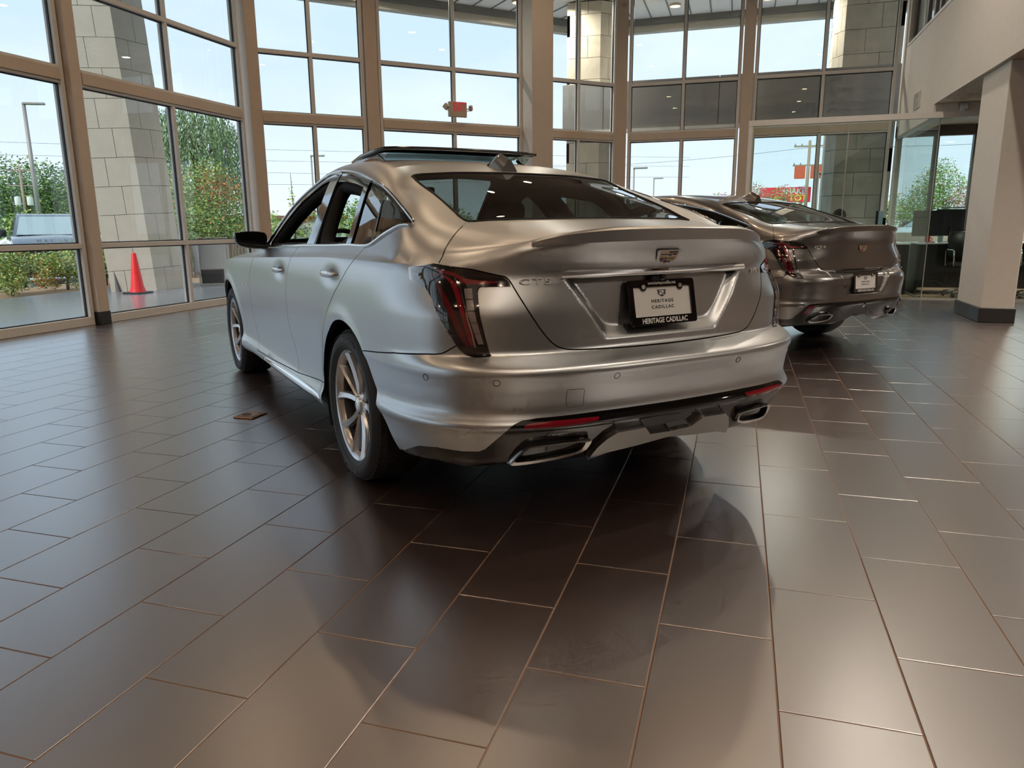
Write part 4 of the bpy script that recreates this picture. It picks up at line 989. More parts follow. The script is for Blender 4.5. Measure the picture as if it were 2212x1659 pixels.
M_FIN = mat('gloss_silver_paint', (.40,.40,.40), .12, metal=.7, coat=1.0)
CT5['dents'] = [(1.19,.880,.105,.036,.018),(.145,.908,.105,.036,.018)]
shape5 = mk_ct5()
car5 = build_car('car', 'matte silver sedan with raised sunroof in the foreground', (-1.00278,3.47569), R_(-46.623), shape5, M_PAINT, 5)
# second car: a little narrower and lower, no plate pocket in the lid but one in the bumper
import copy
CT4 = copy.deepcopy({k:v for k,v in CT5.items() if k != 'recess'})
CT4['xr'] = [(.18,-.95),(.26,-.99),(.30,-1.02),(.36,-1.05),(.42,-1.08),(.447,-1.095),(.465,-1.09),(.50,-1.086),(.56,-1.094),(.62,-1.10),(.66,-1.098),(.69,-1.085),(.71,-1.06),(.722,-1.035),(.75,-1.026),(.85,-1.022),(.92,-1.020),(.955,-1.022),(.98,-1.028),(1.01,-1.04),(1.04,-1.055),(1.06,-1.065),(1.09,-1.07),(1.12,-1.075)]
_sy, _k = .962, .88
for key in ('br','bd'): CT4[key] = [(z,y*_sy) for z,y in CT4[key]]
CT4['stations'] = [(x,[(y*_sy, z if z < 1.0 else 1.0+(z-1.0)*_k) for y,z in r]) for x,r in CT4['stations']]
CT4['ztop'] = [(s,z if z < 1.0 else 1.0+(z-1.0)*_k) for s,z in CT4['ztop']]
def recess4(y,z):
    y = np.abs(y); d = np.minimum(.24+(z-.55)*.5-y, np.minimum(z-.528,.74-z)); return .03*sstep(-.004,.03,d)
CT4['recess'] = recess4
shape4 = Shape(CT4)
car4 = build_car('car', 'glossy dark grey sedan parked behind the silver one', (.245,7.556), R_(-46.84), shape4, M_PAINT2, 4)
# ------------------------------------------------------------------ ceiling downlights (warm, recessed in the showroom ceiling)
M_LAMP = mat('lamp_lens', (1,.86,.66), .3, emit=((1,.74,.46),22))
M_TRIMR = mat('downlight_trim', (.75,.72,.68), .4)
_dl = None; LAMP_W = 3.4
_spots = [(x,y) for y in (-4.2,-1.4,1.4,4.2,7.0,9.8) for x in (-5.6,-2.8,0.0,1.9)]+[(-2.9,12.4),(.3,12.9)]
for i,(x,y) in enumerate(_spots):
    if _dl is None:
        r = empty('ceiling_downlight', (x,y,CEIL)); g = G(); g.lathe([(.085,0),(.10,-.006),(.105,0)],20); g.build('trim_ring', M_TRIMR, r)
        g = G(); g.lathe([(0,-.002),(.085,-.002)],20); g.build('lens', M_LAMP, r); _dl = r
    else:
        r = copy_tree(_dl); r.location = (x,y,CEIL)
    tag(r, 'round warm recessed downlight in the showroom ceiling', 'ceiling light', None, 'recessed ceiling downlights')
    ld = bpy.data.lights.new('downlight','AREA'); ld.shape = 'DISK'; ld.size = .17; ld.energy = LAMP_W if x < 1 else LAMP_W*5.5; ld.color = (1,.72,.48) if x < 1 else (1,.90,.78); ld.spread = R_(150)
    lo = bpy.data.objects.new('downlight', ld); COL.objects.link(lo); lo.parent = r; lo.location = (0,0,-.012)
for i,(x,y) in enumerate([(4.2,2.0),(4.2,6.0),(4.2,9.6),(6.6,4.0),(6.6,9.0),(4.4,13.6),(1.3,13.8)]):
    z = 2.80
    if i == 6: continue
    r = copy_tree(_dl); r.location = (x,y,z)
    for c in list(r.children):
        if c.type == 'LIGHT': c.data = c.data.copy(); c.data.energy = 34; c.data.color = (1,.90,.78)
    tag(r, 'round warm recessed downlight in the low sales area ceiling', 'ceiling light', None, 'low ceiling downlights')

# ------------------------------------------------------------------ exit sign on the angled wall
M_TAN = mat('tan_plastic', (.62,.53,.42), .5)
M_EXIT = mat('exit_red', (.75,.01,.05), .4, emit=((.9,.01,.06),.25))
ex = empty('exit_sign'); ex.matrix_world = frame_M((-4.84,12.66,3.115),(s2,s2,0),(0,0,1)); tag(ex, 'exit sign with red letters and two lamp heads on the window mullion', 'exit sign')
g = G(); g.cbox(-.17,.17,-.125,.125,-.03,.03,.006); g.build('housing', M_TAN, ex)
v, f = text_mesh('EXIT', .205, .004, 1.12, .0); g = G(); g.add([(a*.50+.02,b+.035,c+.032) for a,b,c in v], f); g.build('lettering', M_EXIT, ex)
for sx, rz in ((-1,.75),(1,.35)):
    g = G(); g.cbox(-.045,.045,-.045,.045,-.03,.03,.008); g.xf(Matrix.Translation((sx*.235,.03,.05)) @ Matrix.Rotation(sx*.9,4,'Y') @ Matrix.Rotation(rz,4,'Z')); hd = g.build('lamp_head', M_TAN, ex)
    g = G(); g.tube([(sx*.165,.01,0),(sx*.215,.02,.02)], .010, 6); g.tube([(sx*.165,-.03,0),(sx*.215,-.01,.02)], .006, 6); g.build('lamp_arm', M_TAN, ex)
g = G(); g.box(-.02,.02,-.02,.02,-.10,-.03); g.build('bracket', M_TAN, ex)

# ------------------------------------------------------------------ brass floor outlet
M_COPPER = mat('copper_plate', (.50,.27,.14), .32, metal=.9); M_DKCOP = mat('dark_copper', (.10,.055,.035), .5, metal=.5)
fo = empty('floor_outlet', (-2.789,3.658,.0)); tag(fo, 'small square copper floor outlet plate set in the tiles left of the car', 'floor outlet')
g = G(); g.cbox(-.070,.070,-.073,.073,.0,.009,.004); g.build('plate', M_COPPER, fo)
g = G(); g.box(-.057,.057,-.060,.060,.0088,.0098); g.build('inset', M_DKCOP, fo)
g = G(); g.box(-.050,.050,-.052,.052,.0096,.0108); g.build('cover', mat('worn_copper',(.34,.23,.17),.4,metal=.7,noise=(60,.5)), fo)
g = G(); g.lathe([(0,.0112),(.024,.0112),(.026,.0132),(.029,.0106)],24,'z',(-.012,-.015,0)); g.build('lid', M_DKCOP, fo, True, angle=30)
g = G()
for a,b in ((.03,.035),(.012,.04)): 
    g = G(); g.lathe([(0,.0125),(.005,.0125),(.006,.0106)],10,'z',(a,b,0)); g.build('screw', M_COPPER, fo)

# ------------------------------------------------------------------ vent grille and motion sensor
vt = empty('air_vent', (RWX,13.78,3.03)); tag(vt, 'small rectangular air vent grille high on the white wall', 'air vent')
g = G(); g.cbox(-.02,.0,-.19,.19,-.13,.13,.004); g.build('frame', M_WALL, vt)
for k in range(7):
    g = G(); g.box(-.026,-.018,-.16,.16,-.105+k*.032,-.088+k*.032); g.build('slat', mat('vent_slat',(.50,.46,.42),.6), vt)
ms = empty('motion_sensor', (2.98,12.55,2.70)); tag(ms, 'small white motion sensor above the glass office door', 'motion sensor')
g = G(); g.cbox(-.05,.05,-.06,0,-.06,.08,.012); g.build('housing', mat('white_plastic',(.8,.78,.74),.4), ms); g = G(); g.lathe([(0,-.085),(.022,-.078),(.034,-.06)],16,'y',(0,0,-.02)); g.build('lens', M_WHITE, ms, True)
g = G(); g.box(2.62,3.5,12.55,12.62,2.60,2.80); bh = g.build('trim_%d' % (_tn[0]+1), M_WALL); _tn[0] += 1; tag(bh, 'white header above the glass office entrance behind the pillar', 'trim', 'structure')

# ------------------------------------------------------------------ glass office
M_ALU = mat('brushed_aluminium', (.55,.53,.50), .3, metal=.9)
GY = 12.22
pt = empty('glass_partition'); tag(pt, 'frameless glass office wall behind the dark grey car', 'glass partition')
pt2 = empty('glass_partition'); tag(pt2, 'glass side wall running back from the office corner joint', 'glass partition')
def gp(nm, x0,x1,y0,y1,z0,z1,m=M_OGLASS):
    g = G(); g.box(x0,x1,y0,y1,z0,z1); return g.build(nm, m, pt2 if nm.startswith('side') else pt)
gp('pane',.10,1.438,GY-.006,GY+.006,.02,2.56); gp('pane',1.45,2.618,GY-.006,GY+.006,.02,2.56); gp('pane',2.63,3.55,GY-.006,GY+.006,.02,2.56); gp('pane',3.62,5.2,GY-.006,GY+.006,.02,2.56)
gp('side_pane',2.612,2.624,GY+.01,BY-.1,.02,2.56)
gp('header',.04,6.0,GY-.035,GY+.035,2.56,2.64,M_FRAME); gp('floor_track',.04,6.0,GY-.02,GY+.02,0,.022,M_ALU); gp('side_track',2.598,2.638,GY,BY-.08,0,.022,M_ALU); gp('side_header',2.59,2.64,GY,BY-.08,2.56,2.62,M_ALU)
gp('jamb',.04,.10,GY-.03,GY+.03,0,2.56,M_FRAME); gp('joint',1.438,1.45,GY-.008,GY+.008,.02,2.56,M_ALU); gp('joint',2.618,2.63,GY-.010,GY+.010,.02,2.56,M_ALU); gp('joint',3.55,3.62,GY-.010,GY+.010,.02,2.56,M_ALU)
g = G(); g.box(.06,RX-.05,GY+.025,BY-.07,.0,.004); cp_ = g.build('carpet', mat('office_carpet',(.23,.15,.075),.95,noise=(90,.3))); tag(cp_, 'tan carpet inside the glass office', 'carpet')
M_DESK = mat('black_desk', (.010,.011,.012), .35); M_DTOP = mat('white_desk_top', (.72,.74,.76), .25); M_SCR = mat('monitor_back', (.016,.018,.022), .35)
def desk(x0,x1,y0,y1,lab):
    d = empty('desk', ((x0+x1)/2,(y0+y1)/2,.004)); w=(x1-x0)/2; q=(y1-y0)/2; tag(d, lab, 'desk')
    g = G(); g.cbox(-w,w,-q,q,.775,.80,.004); g.build('desk_top', M_DTOP, d)
    g = G(); g.box(-w+.02,w-.02,-q+.02,-q+.045,.10,.775); g.build('front_panel', M_DESK, d)
    for sx in (-1,1):
        g = G(); g.box(sx*(w-.03)-.02,sx*(w-.03)+.02,-q+.03,q-.02,0,.775); g.build('side_panel', M_DESK, d)
    g = G(); g.cbox(-w+.10,-w+.50,0,q-.05,.10,.77,.005); dr = g.build('drawer_unit', M_DESK, d)
    for k in range(3):
        g = G(); g.box(-w+.12,-w+.48,q-.05,q-.035,.14+k*.21,.32+k*.21); dd = g.build('drawer', M_SCR, dr)
    return d
desk(2.70,5.2,13.15,13.80,'black fronted desk with white top behind the glass, right of the grey car')
desk(1.95,2.55,12.9,14.1,'black desk inside the corner office hidden behind the grey car')
def monitor(x,y,z,w,h,rz,lab):
    m = empty('computer_monitor', (x,y,z), rz); tag(m, lab, 'monitor')
    g = G(); g.cbox(-w/2,w/2,-.02,.02,.10,.10+h,.006); g.build('screen', M_SCR, m)
    g = G(); g.box(-w/2+.01,w/2-.01,.020,.0215,.11,.09+h); g.build('display', M_GBLACK, m)
    g = G(); g.tube([(0,-.03,.01),(0,-.035,.25)], .018, 8); g.build('stand', M_SCR, m); g = G(); g.cbox(-.12,.12,-.09,.09,0,.012,.004); g.build('foot', M_SCR, m)
monitor(3.20,13.52,.804,.42,.42,.10,'black computer monitor on the white desk nearest the pillar')
monitor(2.86,13.38,.804,.44,.40,-.15,'wide black computer monitor at the left end of the white desk')
monitor(2.13,13.3,.804,.34,.40,1.2,'narrow grey computer monitor in the corner office above the car spoiler')
M_WOODD = wood_mat('dark_wood', (.035,.018,.012), (.09,.05,.035), 9)
cr_ = empty('letter_tray', (3.55,13.45,.804)); tag(cr_, 'dark stacked wooden letter tray on the white desk', 'letter tray')
for k in range(4):
    g = G(); g.cbox(-.17,.17,-.13,.13,.015+k*.05,.045+k*.05,.004); g.build('shelf', M_WOODD, cr_)
for nm,x,y,c,lab in (('coffee_mug',2.84,13.22,(.55,.05,.06),'small red mug on the white desk'),('glass_tumbler',3.02,13.22,(.35,.45,.42),'clear tumbler on the white desk beside the monitor')):
    g = G(); g.lathe([(0,0),(.036,0),(.04,.10),(.036,.10),(.034,.01),(0,.01)],20,'z'); o = empty(nm,(x,y,.804)); tag(o, lab, 'mug' if 'mug' in nm else 'tumbler'); g.build('body', mat(nm+'_mat',c,.2,coat=.5), o, True, angle=40)
    g = G(); g.tube([(.036,0,.075),(.062,0,.07),(.062,0,.03),(.037,0,.025)], .006, 6) if 'mug' in nm else g.lathe([(.040,.098),(.043,.10),(.040,.103)],20); g.build('handle' if 'mug' in nm else 'rim', mat(nm+'_mat',c,.2), o, True)
def task_chair(x,y,rz,lab):
    c = empty('office_chair',(x,y,.004),rz); tag(c, lab, 'chair')
    g = G(); g.cbox(-.24,.24,-.23,.23,.44,.52,.03); g.build('seat', M_DESK, c, True, angle=50)
    g = G(); g.cbox(-.22,.22,.20,.25,.56,.98,.02); g.build('backrest', M_DESK, c, True, angle=50)
    for s_ in (-1,1):
        g = G(); g.tube([(s_*.26,.14,.46),(s_*.275,.14,.68),(s_*.275,.10,.705),(s_*.275,-.12,.705),(s_*.275,-.15,.68),(s_*.26,-.15,.47)], .013, 8); g.build('armrest', M_CHROME, c, True)
    g = G(); g.tube([(0,0,.10),(0,0,.46)], .028, 12); g.build('column', M_CHROME, c, True)
    for k in range(5):
        a = 2*math.pi*k/5; g = G(); g.tube([(0,0,.115),(.29*math.cos(a),.29*math.sin(a),.075)], [.024,.015], 8); g.build('leg', M_CHROME, c, True)
        g = G(); g.lathe([(0,-.015),(.030,-.015),(.030,.015),(0,.015)],12,'x',(.29*math.cos(a),.29*math.sin(a),.031)); g.build('caster', M_BLACK, c)
    return c
task_chair(3.32,12.74,.15,'black office chair with chrome arms half hidden behind the white pillar')
task_chair(4.28,12.76,-.2,'black office chair with chrome arms at the right edge of the photo')
# seated person behind the second car (only the head rises above the bodywork)
def seated_person(x,y,rz,lab):
    p = empty('person',(x,y,.004),rz); tag(p, lab, 'person')
    V = [(0,0,.52),(0,0,.70),(.01,0,.92),(.02,0,1.02),(.03,0,1.08),(0,.19,1.00),(.06,.25,.78),(.26,.20,.84),(.33,.17,.845),(0,-.19,1.00),(.06,-.25,.78),(.26,-.20,.84),(.33,-.17,.845),(.02,.10,.50),(.42,.11,.50),(.42,.11,.14),(.52,.12,.05),(.02,-.10,.50),(.42,-.11,.50),(.42,-.11,.14),(.52,-.12,.05)]
    Ed = [(0,1),(1,2),(2,3),(3,4),(3,5),(5,6),(6,7),(7,8),(3,9),(9,10),(10,11),(11,12),(0,13),(13,14),(14,15),(15,16),(0,17),(17,18),(18,19),(19,20)]
    Rr = [.15,.14,.15,.10,.052,.075,.048,.036,.03,.075,.048,.036,.03,.10,.072,.048,.04,.10,.072,.048,.04]
    me = bpy.data.meshes.new('body'); me.from_pydata(V,Ed,[]); o = bpy.data.objects.new('body',me); COL.objects.link(o); o.parent = p; me.materials.append(mat('dark_shirt',(.05,.055,.07),.8))
    sk = o.modifiers.new('skin','SKIN')
    for i,v in enumerate(me.skin_vertices[0].data): v.radius = (Rr[i],Rr[i]*1.0); v.use_root = (i == 0)
    sb = o.modifiers.new('sub','SUBSURF'); sb.levels = 2; sb.render_levels = 2
    skin = mat('skin',(.20,.11,.075),.5); hair = mat('black_hair',(.012,.011,.011),.6,noise=(60,.3))
    rows = []
    for i in range(13):
        t = i/12*math.pi; ring = []
        for k in range(20):
            a = 2*math.pi*k/20; r = math.sin(t); xx = .098*r*math.cos(a); yy = .075*r*math.sin(a); zz = -.115*math.cos(t)
            if zz < -.03: xx = xx*(1-.10*(-zz-.03)/.085); yy *= 1-.25*(-zz-.03)/.085
            if math.cos(a) > .9 and -.03 < zz < .012: xx += .018*(1-abs(zz+.010)/.022)*(math.cos(a)-.9)*10
            ring.append((xx+.035,yy,zz+1.22))
        rows.append(ring+[ring[0]])
    g = G(); g.grid(rows); hd = g.build('head', skin, p, True)
    rows = []
    for i in range(9):
        t = math.pi*(.42+.58*i/8); ring = []
        for k in range(20):
            a = 2*math.pi*k/20; r = math.sin(t)*1.08; xx = .102*r*math.cos(a); yy = .080*r*math.sin(a); zz = -.124*math.cos(t)
            if math.cos(a) > .3: zz = max(zz,.045)
            ring.append((xx+.028,yy,zz+1.222))
        rows.append(ring+[ring[0]])
    g = G(); g.grid(rows); g.build('hair', hair, hd, True)
    for s_ in (-1,1):
        g = G(); g.lathe([(0,.004),(.012,.003),(.020,0),(.014,-.004)],10,'y',(.03,s_*.078,1.215)); g.build('ear', skin, hd, True)
        g = G(); g.tube([(.128,s_*.012+s_*.022*(1+math.cos(a)),1.235+.018*math.sin(a)) for a in np.linspace(0,2*math.pi,14)[:-1]], .0022, 5, closed=True); g.tube([(.125,s_*.056,1.24),(.035,s_*.08,1.238)],.002,5); g.build('glasses', M_BLACK, hd)
        g = G(); g.lathe([(0,.008),(.006,.006),(.008,0)],8,'x',(.118,s_*.03,1.236)); g.build('eye', M_BLACK, hd)
    g = G(); g.cbox(.118,.124,-.022,.022,1.158,1.164,.001); g.build('mouth', mat('lips',(.16,.06,.05),.5), hd)
    hm = mat('skin',(.20,.11,.075),.5)
    for s_ in (-1,1):
        g = G(); g.cbox(.315,.375,s_*.165-.034,s_*.165+.034,.835,.860,.010)
        for k in range(4):
            y_ = s_*.165-.027+k*.018; L_ = (.030,.038,.036,.028)[k]; g.tube([(.37,y_,.852),(.37+L_,y_,.852),(.37+L_*1.7,y_,.838)],[.008,.0075,.006],6)
        g.tube([(.33,s_*.165-s_*.03,.850),(.36,s_*.165-s_*.050,.846),(.385,s_*.165-s_*.048,.838)],[.010,.009,.007],6); g.build('hand', hm, p, True)
seated_person(1.50,13.3,.0,'person with short black hair and glasses seated behind the office glass')
task_chair(1.46,13.3,math.pi/2,'office chair under the seated person in the corner office')
# ------------------------------------------------------------------ outside: ground
M_TERR = mat('terrace_tile', (.21,.22,.245), .22, noise=(2.5,.2), bump=(4,.05)); M_ASPH = mat('asphalt', (.45,.45,.46), .9, noise=(3,.15), bump=(60,.2))
M_GRASS = mat('lawn', (.10,.19,.045), .9, noise=(.6,.4)); M_MULCH = mat('mulch', (.30,.19,.10), .95, noise=(18,.6), bump=(40,.6))
M_STONE = mat('limestone', (.60,.56,.48), .85, noise=(6,.10), bump=(50,.10)); M_STONE2 = mat('stained_limestone', (.62,.57,.47), .85, noise=(5,.22), bump=(50,.10))
M_JOINT = mat('stone_joint', (.16,.145,.12), .95); M_GREYP = mat('grey_metal_panel', (.33,.335,.34), .45); M_SOFF = mat('soffit_paint', (.86,.86,.82), .7); M_BEAM = mat('gutter_metal', (.20,.195,.18), .6)
lot = G(); lot.box(-220,220,-60,260,-.55,-.35); o = lot.build('ground', M_ASPH); tag(o, 'grey asphalt parking lot outside the windows', 'ground', 'structure')
g = G(); g.prism([(-12.0,-12),(LX-.22,-12),(LX-.22,CY0+.12),(CX1-.16,BY+.2),(9.2,BY+.2),(9.2,19.6),(-5.5,19.6),(-9.6,15.2),(-9.6,13.4),(-11.9,13.0)], -.4, -.012)
o = g.build('terrace', M_TERR); tag(o, 'dark grey tiled terrace outside the left windows', 'terrace', 'structure')
g = G(); g.prism([(-13.6,-6),(-11.95,-6),(-11.85,13.0),(-9.65,13.4),(-9.55,15.3),(-11.5,17.5),(-15.2,15.5),(-14.2,12.5)], -.42, -.05); o = g.build('mulch_bed', M_MULCH); tag(o, 'brown mulch bed with clipped shrubs along the terrace edge', 'ground', 'structure')
g = G(); g.box(-160,160,36,240,-.36,-.30); g.box(-160,-22,-60,36,-.36,-.30); o = g.build('lawn', M_GRASS); tag(o, 'green grass verge beyond the parking lot', 'ground', 'structure')
# ------------------------------------------------------------------ roof overhang
def off_poly(d):
    k = d*math.tan(R_(22.5)); return [(LX-d,-8),(LX-d,CY0+k),(CX1-k,BY+d),(9.5,BY+d)]
inner = off_poly(.1); outer = off_poly(2.8)
g = G(); n_ = 4
so = empty('soffit', (0,0,0)); tag(so, 'white ribbed roof overhang with stone edge above the windows', 'soffit', 'structure')
for a,b in ((.1,2.55),):
    A_, B_ = off_poly(a), off_poly(b)
    for i in range(3):
        seg = G(); seg.add([(*A_[i],5.62),(*A_[i+1],5.62),(*B_[i+1],5.62),(*B_[i],5.62),(*A_[i],5.72),(*A_[i+1],5.72),(*B_[i+1],5.72),(*B_[i],5.72)],[(0,1,2,3),(4,5,6,7),(0,1,5,4),(1,2,6,5),(2,3,7,6),(3,0,4,7)]); seg.build('soffit_panel', M_SOFF, so)
def ring(nm, d0, d1, z0, z1, m):
    A_, B_ = off_poly(d0), off_poly(d1)
    for i in range(3):
        q = [A_[i],A_[i+1],B_[i+1],B_[i]]; seg = G(); seg.prism(q, z0, z1); seg.build(nm, m, so)
ring('gutter',2.50,2.62,5.50,5.64,M_BEAM); ring('edge_beam',2.62,2.80,5.36,5.50,M_STONE); ring('edge_beam_top',2.62,2.95,5.50,6.1,M_STONE)
for i in range(3):                                   # ribs across the soffit
    A_, B_ = off_poly(.15), off_poly(2.5); a0, a1 = Vector(A_[i]), Vector(A_[i+1]); b0, b1 = Vector(B_[i]), Vector(B_[i+1]); N = max(4,int((b1-b0).length/.42))
    for k in range(1,N):
        t = k/N; p = b0.lerp(b1,t); dirn = Vector((1,0)) if i == 0 else (Vector((s2,-s2)) if i == 1 else Vector((0,-1))); q = p+dirn*2.3
        if to_px((p.x,p.y,5.6)) is None: continue
        pr0 = to_px((p.x,p.y,5.6))
        if not (-300 < pr0[0] < 2400): continue
        w_ = Vector((-dirn.y,dirn.x))*.012; seg = G(); seg.prism([tuple(p+w_),tuple(q+w_),tuple(q-w_),tuple(p-w_)],5.606,5.621); seg.build('soffit_joint', M_BEAM, so)
g = G(); g.prism([(LX-2.9,-8),(LX-2.9,CY0+1.2),(CX1-1.2,BY+2.9),(9.5,BY+2.9),(9.5,-8)], 5.86, 6.0); o = g.build('roof', M_BEAM); tag(o, 'flat building roof above the showroom', 'roof', 'structure')
M_DOWN = mat('soffit_lamp', (1,.85,.6), .3, emit=((1,.7,.38),3.0))
for (x,y,lb) in ((-4.6,15.6,'round warm soffit lamp seen above the window with the exit sign'),(-3.75,15.55,'round warm soffit lamp seen above the narrow window'),(-1.55,16.9,'round warm soffit lamp over the back wall window'),(1.0,16.9,'round warm soffit lamp nearest the stained stone pier'),(-6.6,13.6,'round warm soffit lamp above the window behind the silver car'),(4.5,16.9,'round warm soffit lamp beyond the white wall')):
    r = empty('soffit_light',(x,y,5.62)); tag(r, lb, 'ceiling light')
    g = G(); g.lathe([(.09,0),(.11,-.05),(.12,0)],18); g.build('ring', M_TAN, r); g = G(); g.lathe([(0,-.045),(.10,-.045)],18); g.build('lens', M_DOWN, r)
    ld = bpy.data.lights.new('soffit_lamp','AREA'); ld.shape = 'DISK'; ld.size = .2; ld.energy = 38; ld.color = (1,.90,.76); ld.spread = R_(160); lo = bpy.data.objects.new('soffit_lamp', ld); COL.objects.link(lo); lo.parent = r; lo.location = (0,0,-.05)
# ------------------------------------------------------------------ stone piers, block by block
def pier(name, quad, z1, course, M0, m, lab, off=.5):
    """quad: plan corners counter-clockwise; each face is laid in courses of blocks"""
    root = empty(name); root.matrix_world = M0; tag(root, lab, 'stone pier', 'structure')
    cx_ = sum(p[0] for p in quad)/len(quad); cy_ = sum(p[1] for p in quad)/len(quad)
    core = [(cx_+(a-cx_)*.95, cy_+(b-cy_)*.95) for a,b in quad]
    g = G(); g.prism(core, -.4, z1); g.build('core', M_JOINT, root)
    nf = len(quad); k = 0
    for i in range(nf):
        a = Vector(quad[i]); b = Vector(quad[(i+1)%nf]); d = (b-a); Lf = d.length; d.normalize(); nrm = Vector((d.y,-d.x))
        wm = (root.matrix_world.to_3x3() @ Vector((nrm.x,nrm.y,0))); pc = root.matrix_world @ Vector(((a.x+b.x)/2,(a.y+b.y)/2,1))
        if wm.dot(Vector((0,0,1.1))-pc) < 0: 
            g = G(); q = [tuple(a-nrm*.06),tuple(b-nrm*.06),tuple(b),tuple(a)]; g.prism(q,-.1,z1); g.build('block', m, root); continue
        z = -.1; row = 0
        while z < z1-.02:
            h = min(course, z1-z); f_ = .62 if row % 2 else .36; cuts = [0, f_*Lf, Lf] if Lf < 1.05 else [0, (.42 if row % 2 else .22)*Lf, (.80 if row % 2 else .62)*Lf, Lf]
            for c in range(len(cuts)-1):
                u0, u1 = cuts[c]+(.004 if c else 0), cuts[c+1]-(.004 if c < len(cuts)-2 else 0)
                pr_j = .002*((row*7+c*3+i) % 3)
                P0 = a+d*u0; P1 = a+d*u1; g = G(); q = [tuple(P0-nrm*.06),tuple(P1-nrm*.06),tuple(P1+nrm*pr_j),tuple(P0+nrm*pr_j)]
                g.prism([q[0],q[3],q[2],q[1]][::-1], z+.004, z+h-.004); g.build('block', m, root)
            z += h; row += 1
    return root
vdir = Vector((-.68,.73)).normalized(); ldir = Vector((-.73,-.68))
P2 = Vector((-10.45,11.30)); P1_ = P2+ldir*.76+vdir*.10; P3 = P2-ldir*.53+vdir*.52; P4 = P1_+vdir*1.0; P5 = P3+vdir*.4-ldir*-.2
loc = [P1_-P2, P2-P2, P3-P2, P3-P2+vdir*.5, P1_-P2+vdir*.9]
M_l = Matrix.Translation((P2.x,P2.y,0)) @ Matrix.Rotation(R_(2.9), 4, Vector((vdir.x,vdir.y,0)))
M_l = Matrix.Translation((P2.x,P2.y,0)) @ Matrix.Rotation(R_(-2.9), 4, Vector((vdir.x,vdir.y,0)))
pier('stone_pier', [tuple(p) for p in loc], 5.9, .50, M_l, M_STONE, 'leaning limestone pier behind the traffic cone', .5)
pier('stone_pier', [(-3.66,16.05),(-2.96,16.05),(-2.56,16.45),(-2.56,17.0),(-3.66,17.0)], 5.6, .42, Matrix.Identity(4), M_STONE2, 'limestone pier outside the narrow angled window', .5)
pier('stone_pier', [(1.56,16.7),(1.72,16.4),(2.75,16.4),(2.75,17.2),(1.56,17.2)], 5.6, .44, Matrix.Identity(4), M_STONE2, 'dark water-stained stone pier outside the right back window', .5)
# grey canopy band with pale lower edge
cb = empty('canopy_band'); tag(cb, 'dark grey metal canopy band outside the back windows', 'canopy')
for x0,x1 in ((-3.72,-2.86),(-2.85,-.55),(-.54,1.30),(1.31,3.6)):
    g = G(); g.cbox(x0,x1,15.92,16.02,3.06,3.99,.004); g.build('panel', M_GREYP, cb)
g = G(); g.box(-3.72,3.6,16.0,16.03,3.08,3.97); g.build('backing', M_BEAM, cb); g = G(); g.box(-3.72,3.6,15.90,16.04,2.99,3.06); g.build('edge_strip', M_SOFF, cb); g = G(); g.box(-3.72,3.6,16.02,16.9,3.40,3.5); g.build('canopy_top', M_GREYP, cb)
# ------------------------------------------------------------------ traffic cone
M_CONE = mat('cone_red', (.85,.03,.035), .35); cn = empty('traffic_cone', (-10.33,10.72,-.012)); tag(cn, 'tall red traffic cone standing on the terrace', 'traffic cone')
g = G(); g.lathe([(.135,.03),(.13,.05),(.105,.14),(.042,.70),(.036,.715),(.03,.72),(0,.72)],32); g.build('body', M_CONE, cn, True, angle=50)
g = G(); g.cbox(-.18,.18,-.18,.18,0,.03,.008); g.build('base', M_BLACK, cn)
# sandwich board under grey cover
sb_ = empty('sign_board', (-10.12,12.55,-.012), R_(38)); tag(sb_, 'grey A-frame sign board with dark panel on the terrace', 'sign board')
M_GRYB = mat('grey_board', (.33,.34,.35), .5); 
g = G(); g.cbox(-.26,.26,-.02,.02,.33,.90,.006); g.xf(Matrix.Rotation(-.14,4,'X')); g.build('panel', M_GRYB, sb_)
g = G(); g.cbox(-.25,.25,-.018,.018,.05,.32,.006); g.xf(Matrix.Rotation(-.14,4,'X')); g.build('lower_panel', mat('dark_board',(.03,.032,.036),.4), sb_)
for s_ in (-1,1):
    g = G(); g.tube([(s_*.285,0,0),(s_*.285,.14,.95)], .015, 6); g.build('leg', M_ALU, sb_); g = G(); g.tube([(s_*.285,.40,0),(s_*.285,.14,.95)], .015, 6); g.build('leg', M_ALU, sb_)
g = G(); g.tube([(-.285,.0,.03),(.285,.0,.03)], .012, 6); g.tube([(-.285,.14,.95),(.285,.14,.95)], .012, 6); g.build('crossbar', M_ALU, sb_)
g = G(); g.cbox(-.36,-.27,.0,.30,.25,.85,.02); g.build('cover_flap', mat('plastic_cover',(.45,.47,.5),.25), sb_)
# leaning stone tablet beside the pier
g = G(); g.prism([(-.12,0),(.12,0),(.02,.52),(-.02,.52)],-.05,.05,'y'); o = g.build('splash_guard', mat('dark_stone',(.12,.12,.12),.7)); o.location = (-11.05,10.95,-.012); tag(o, 'dark wedge shaped block leaning at the foot of the stone pier', 'block')
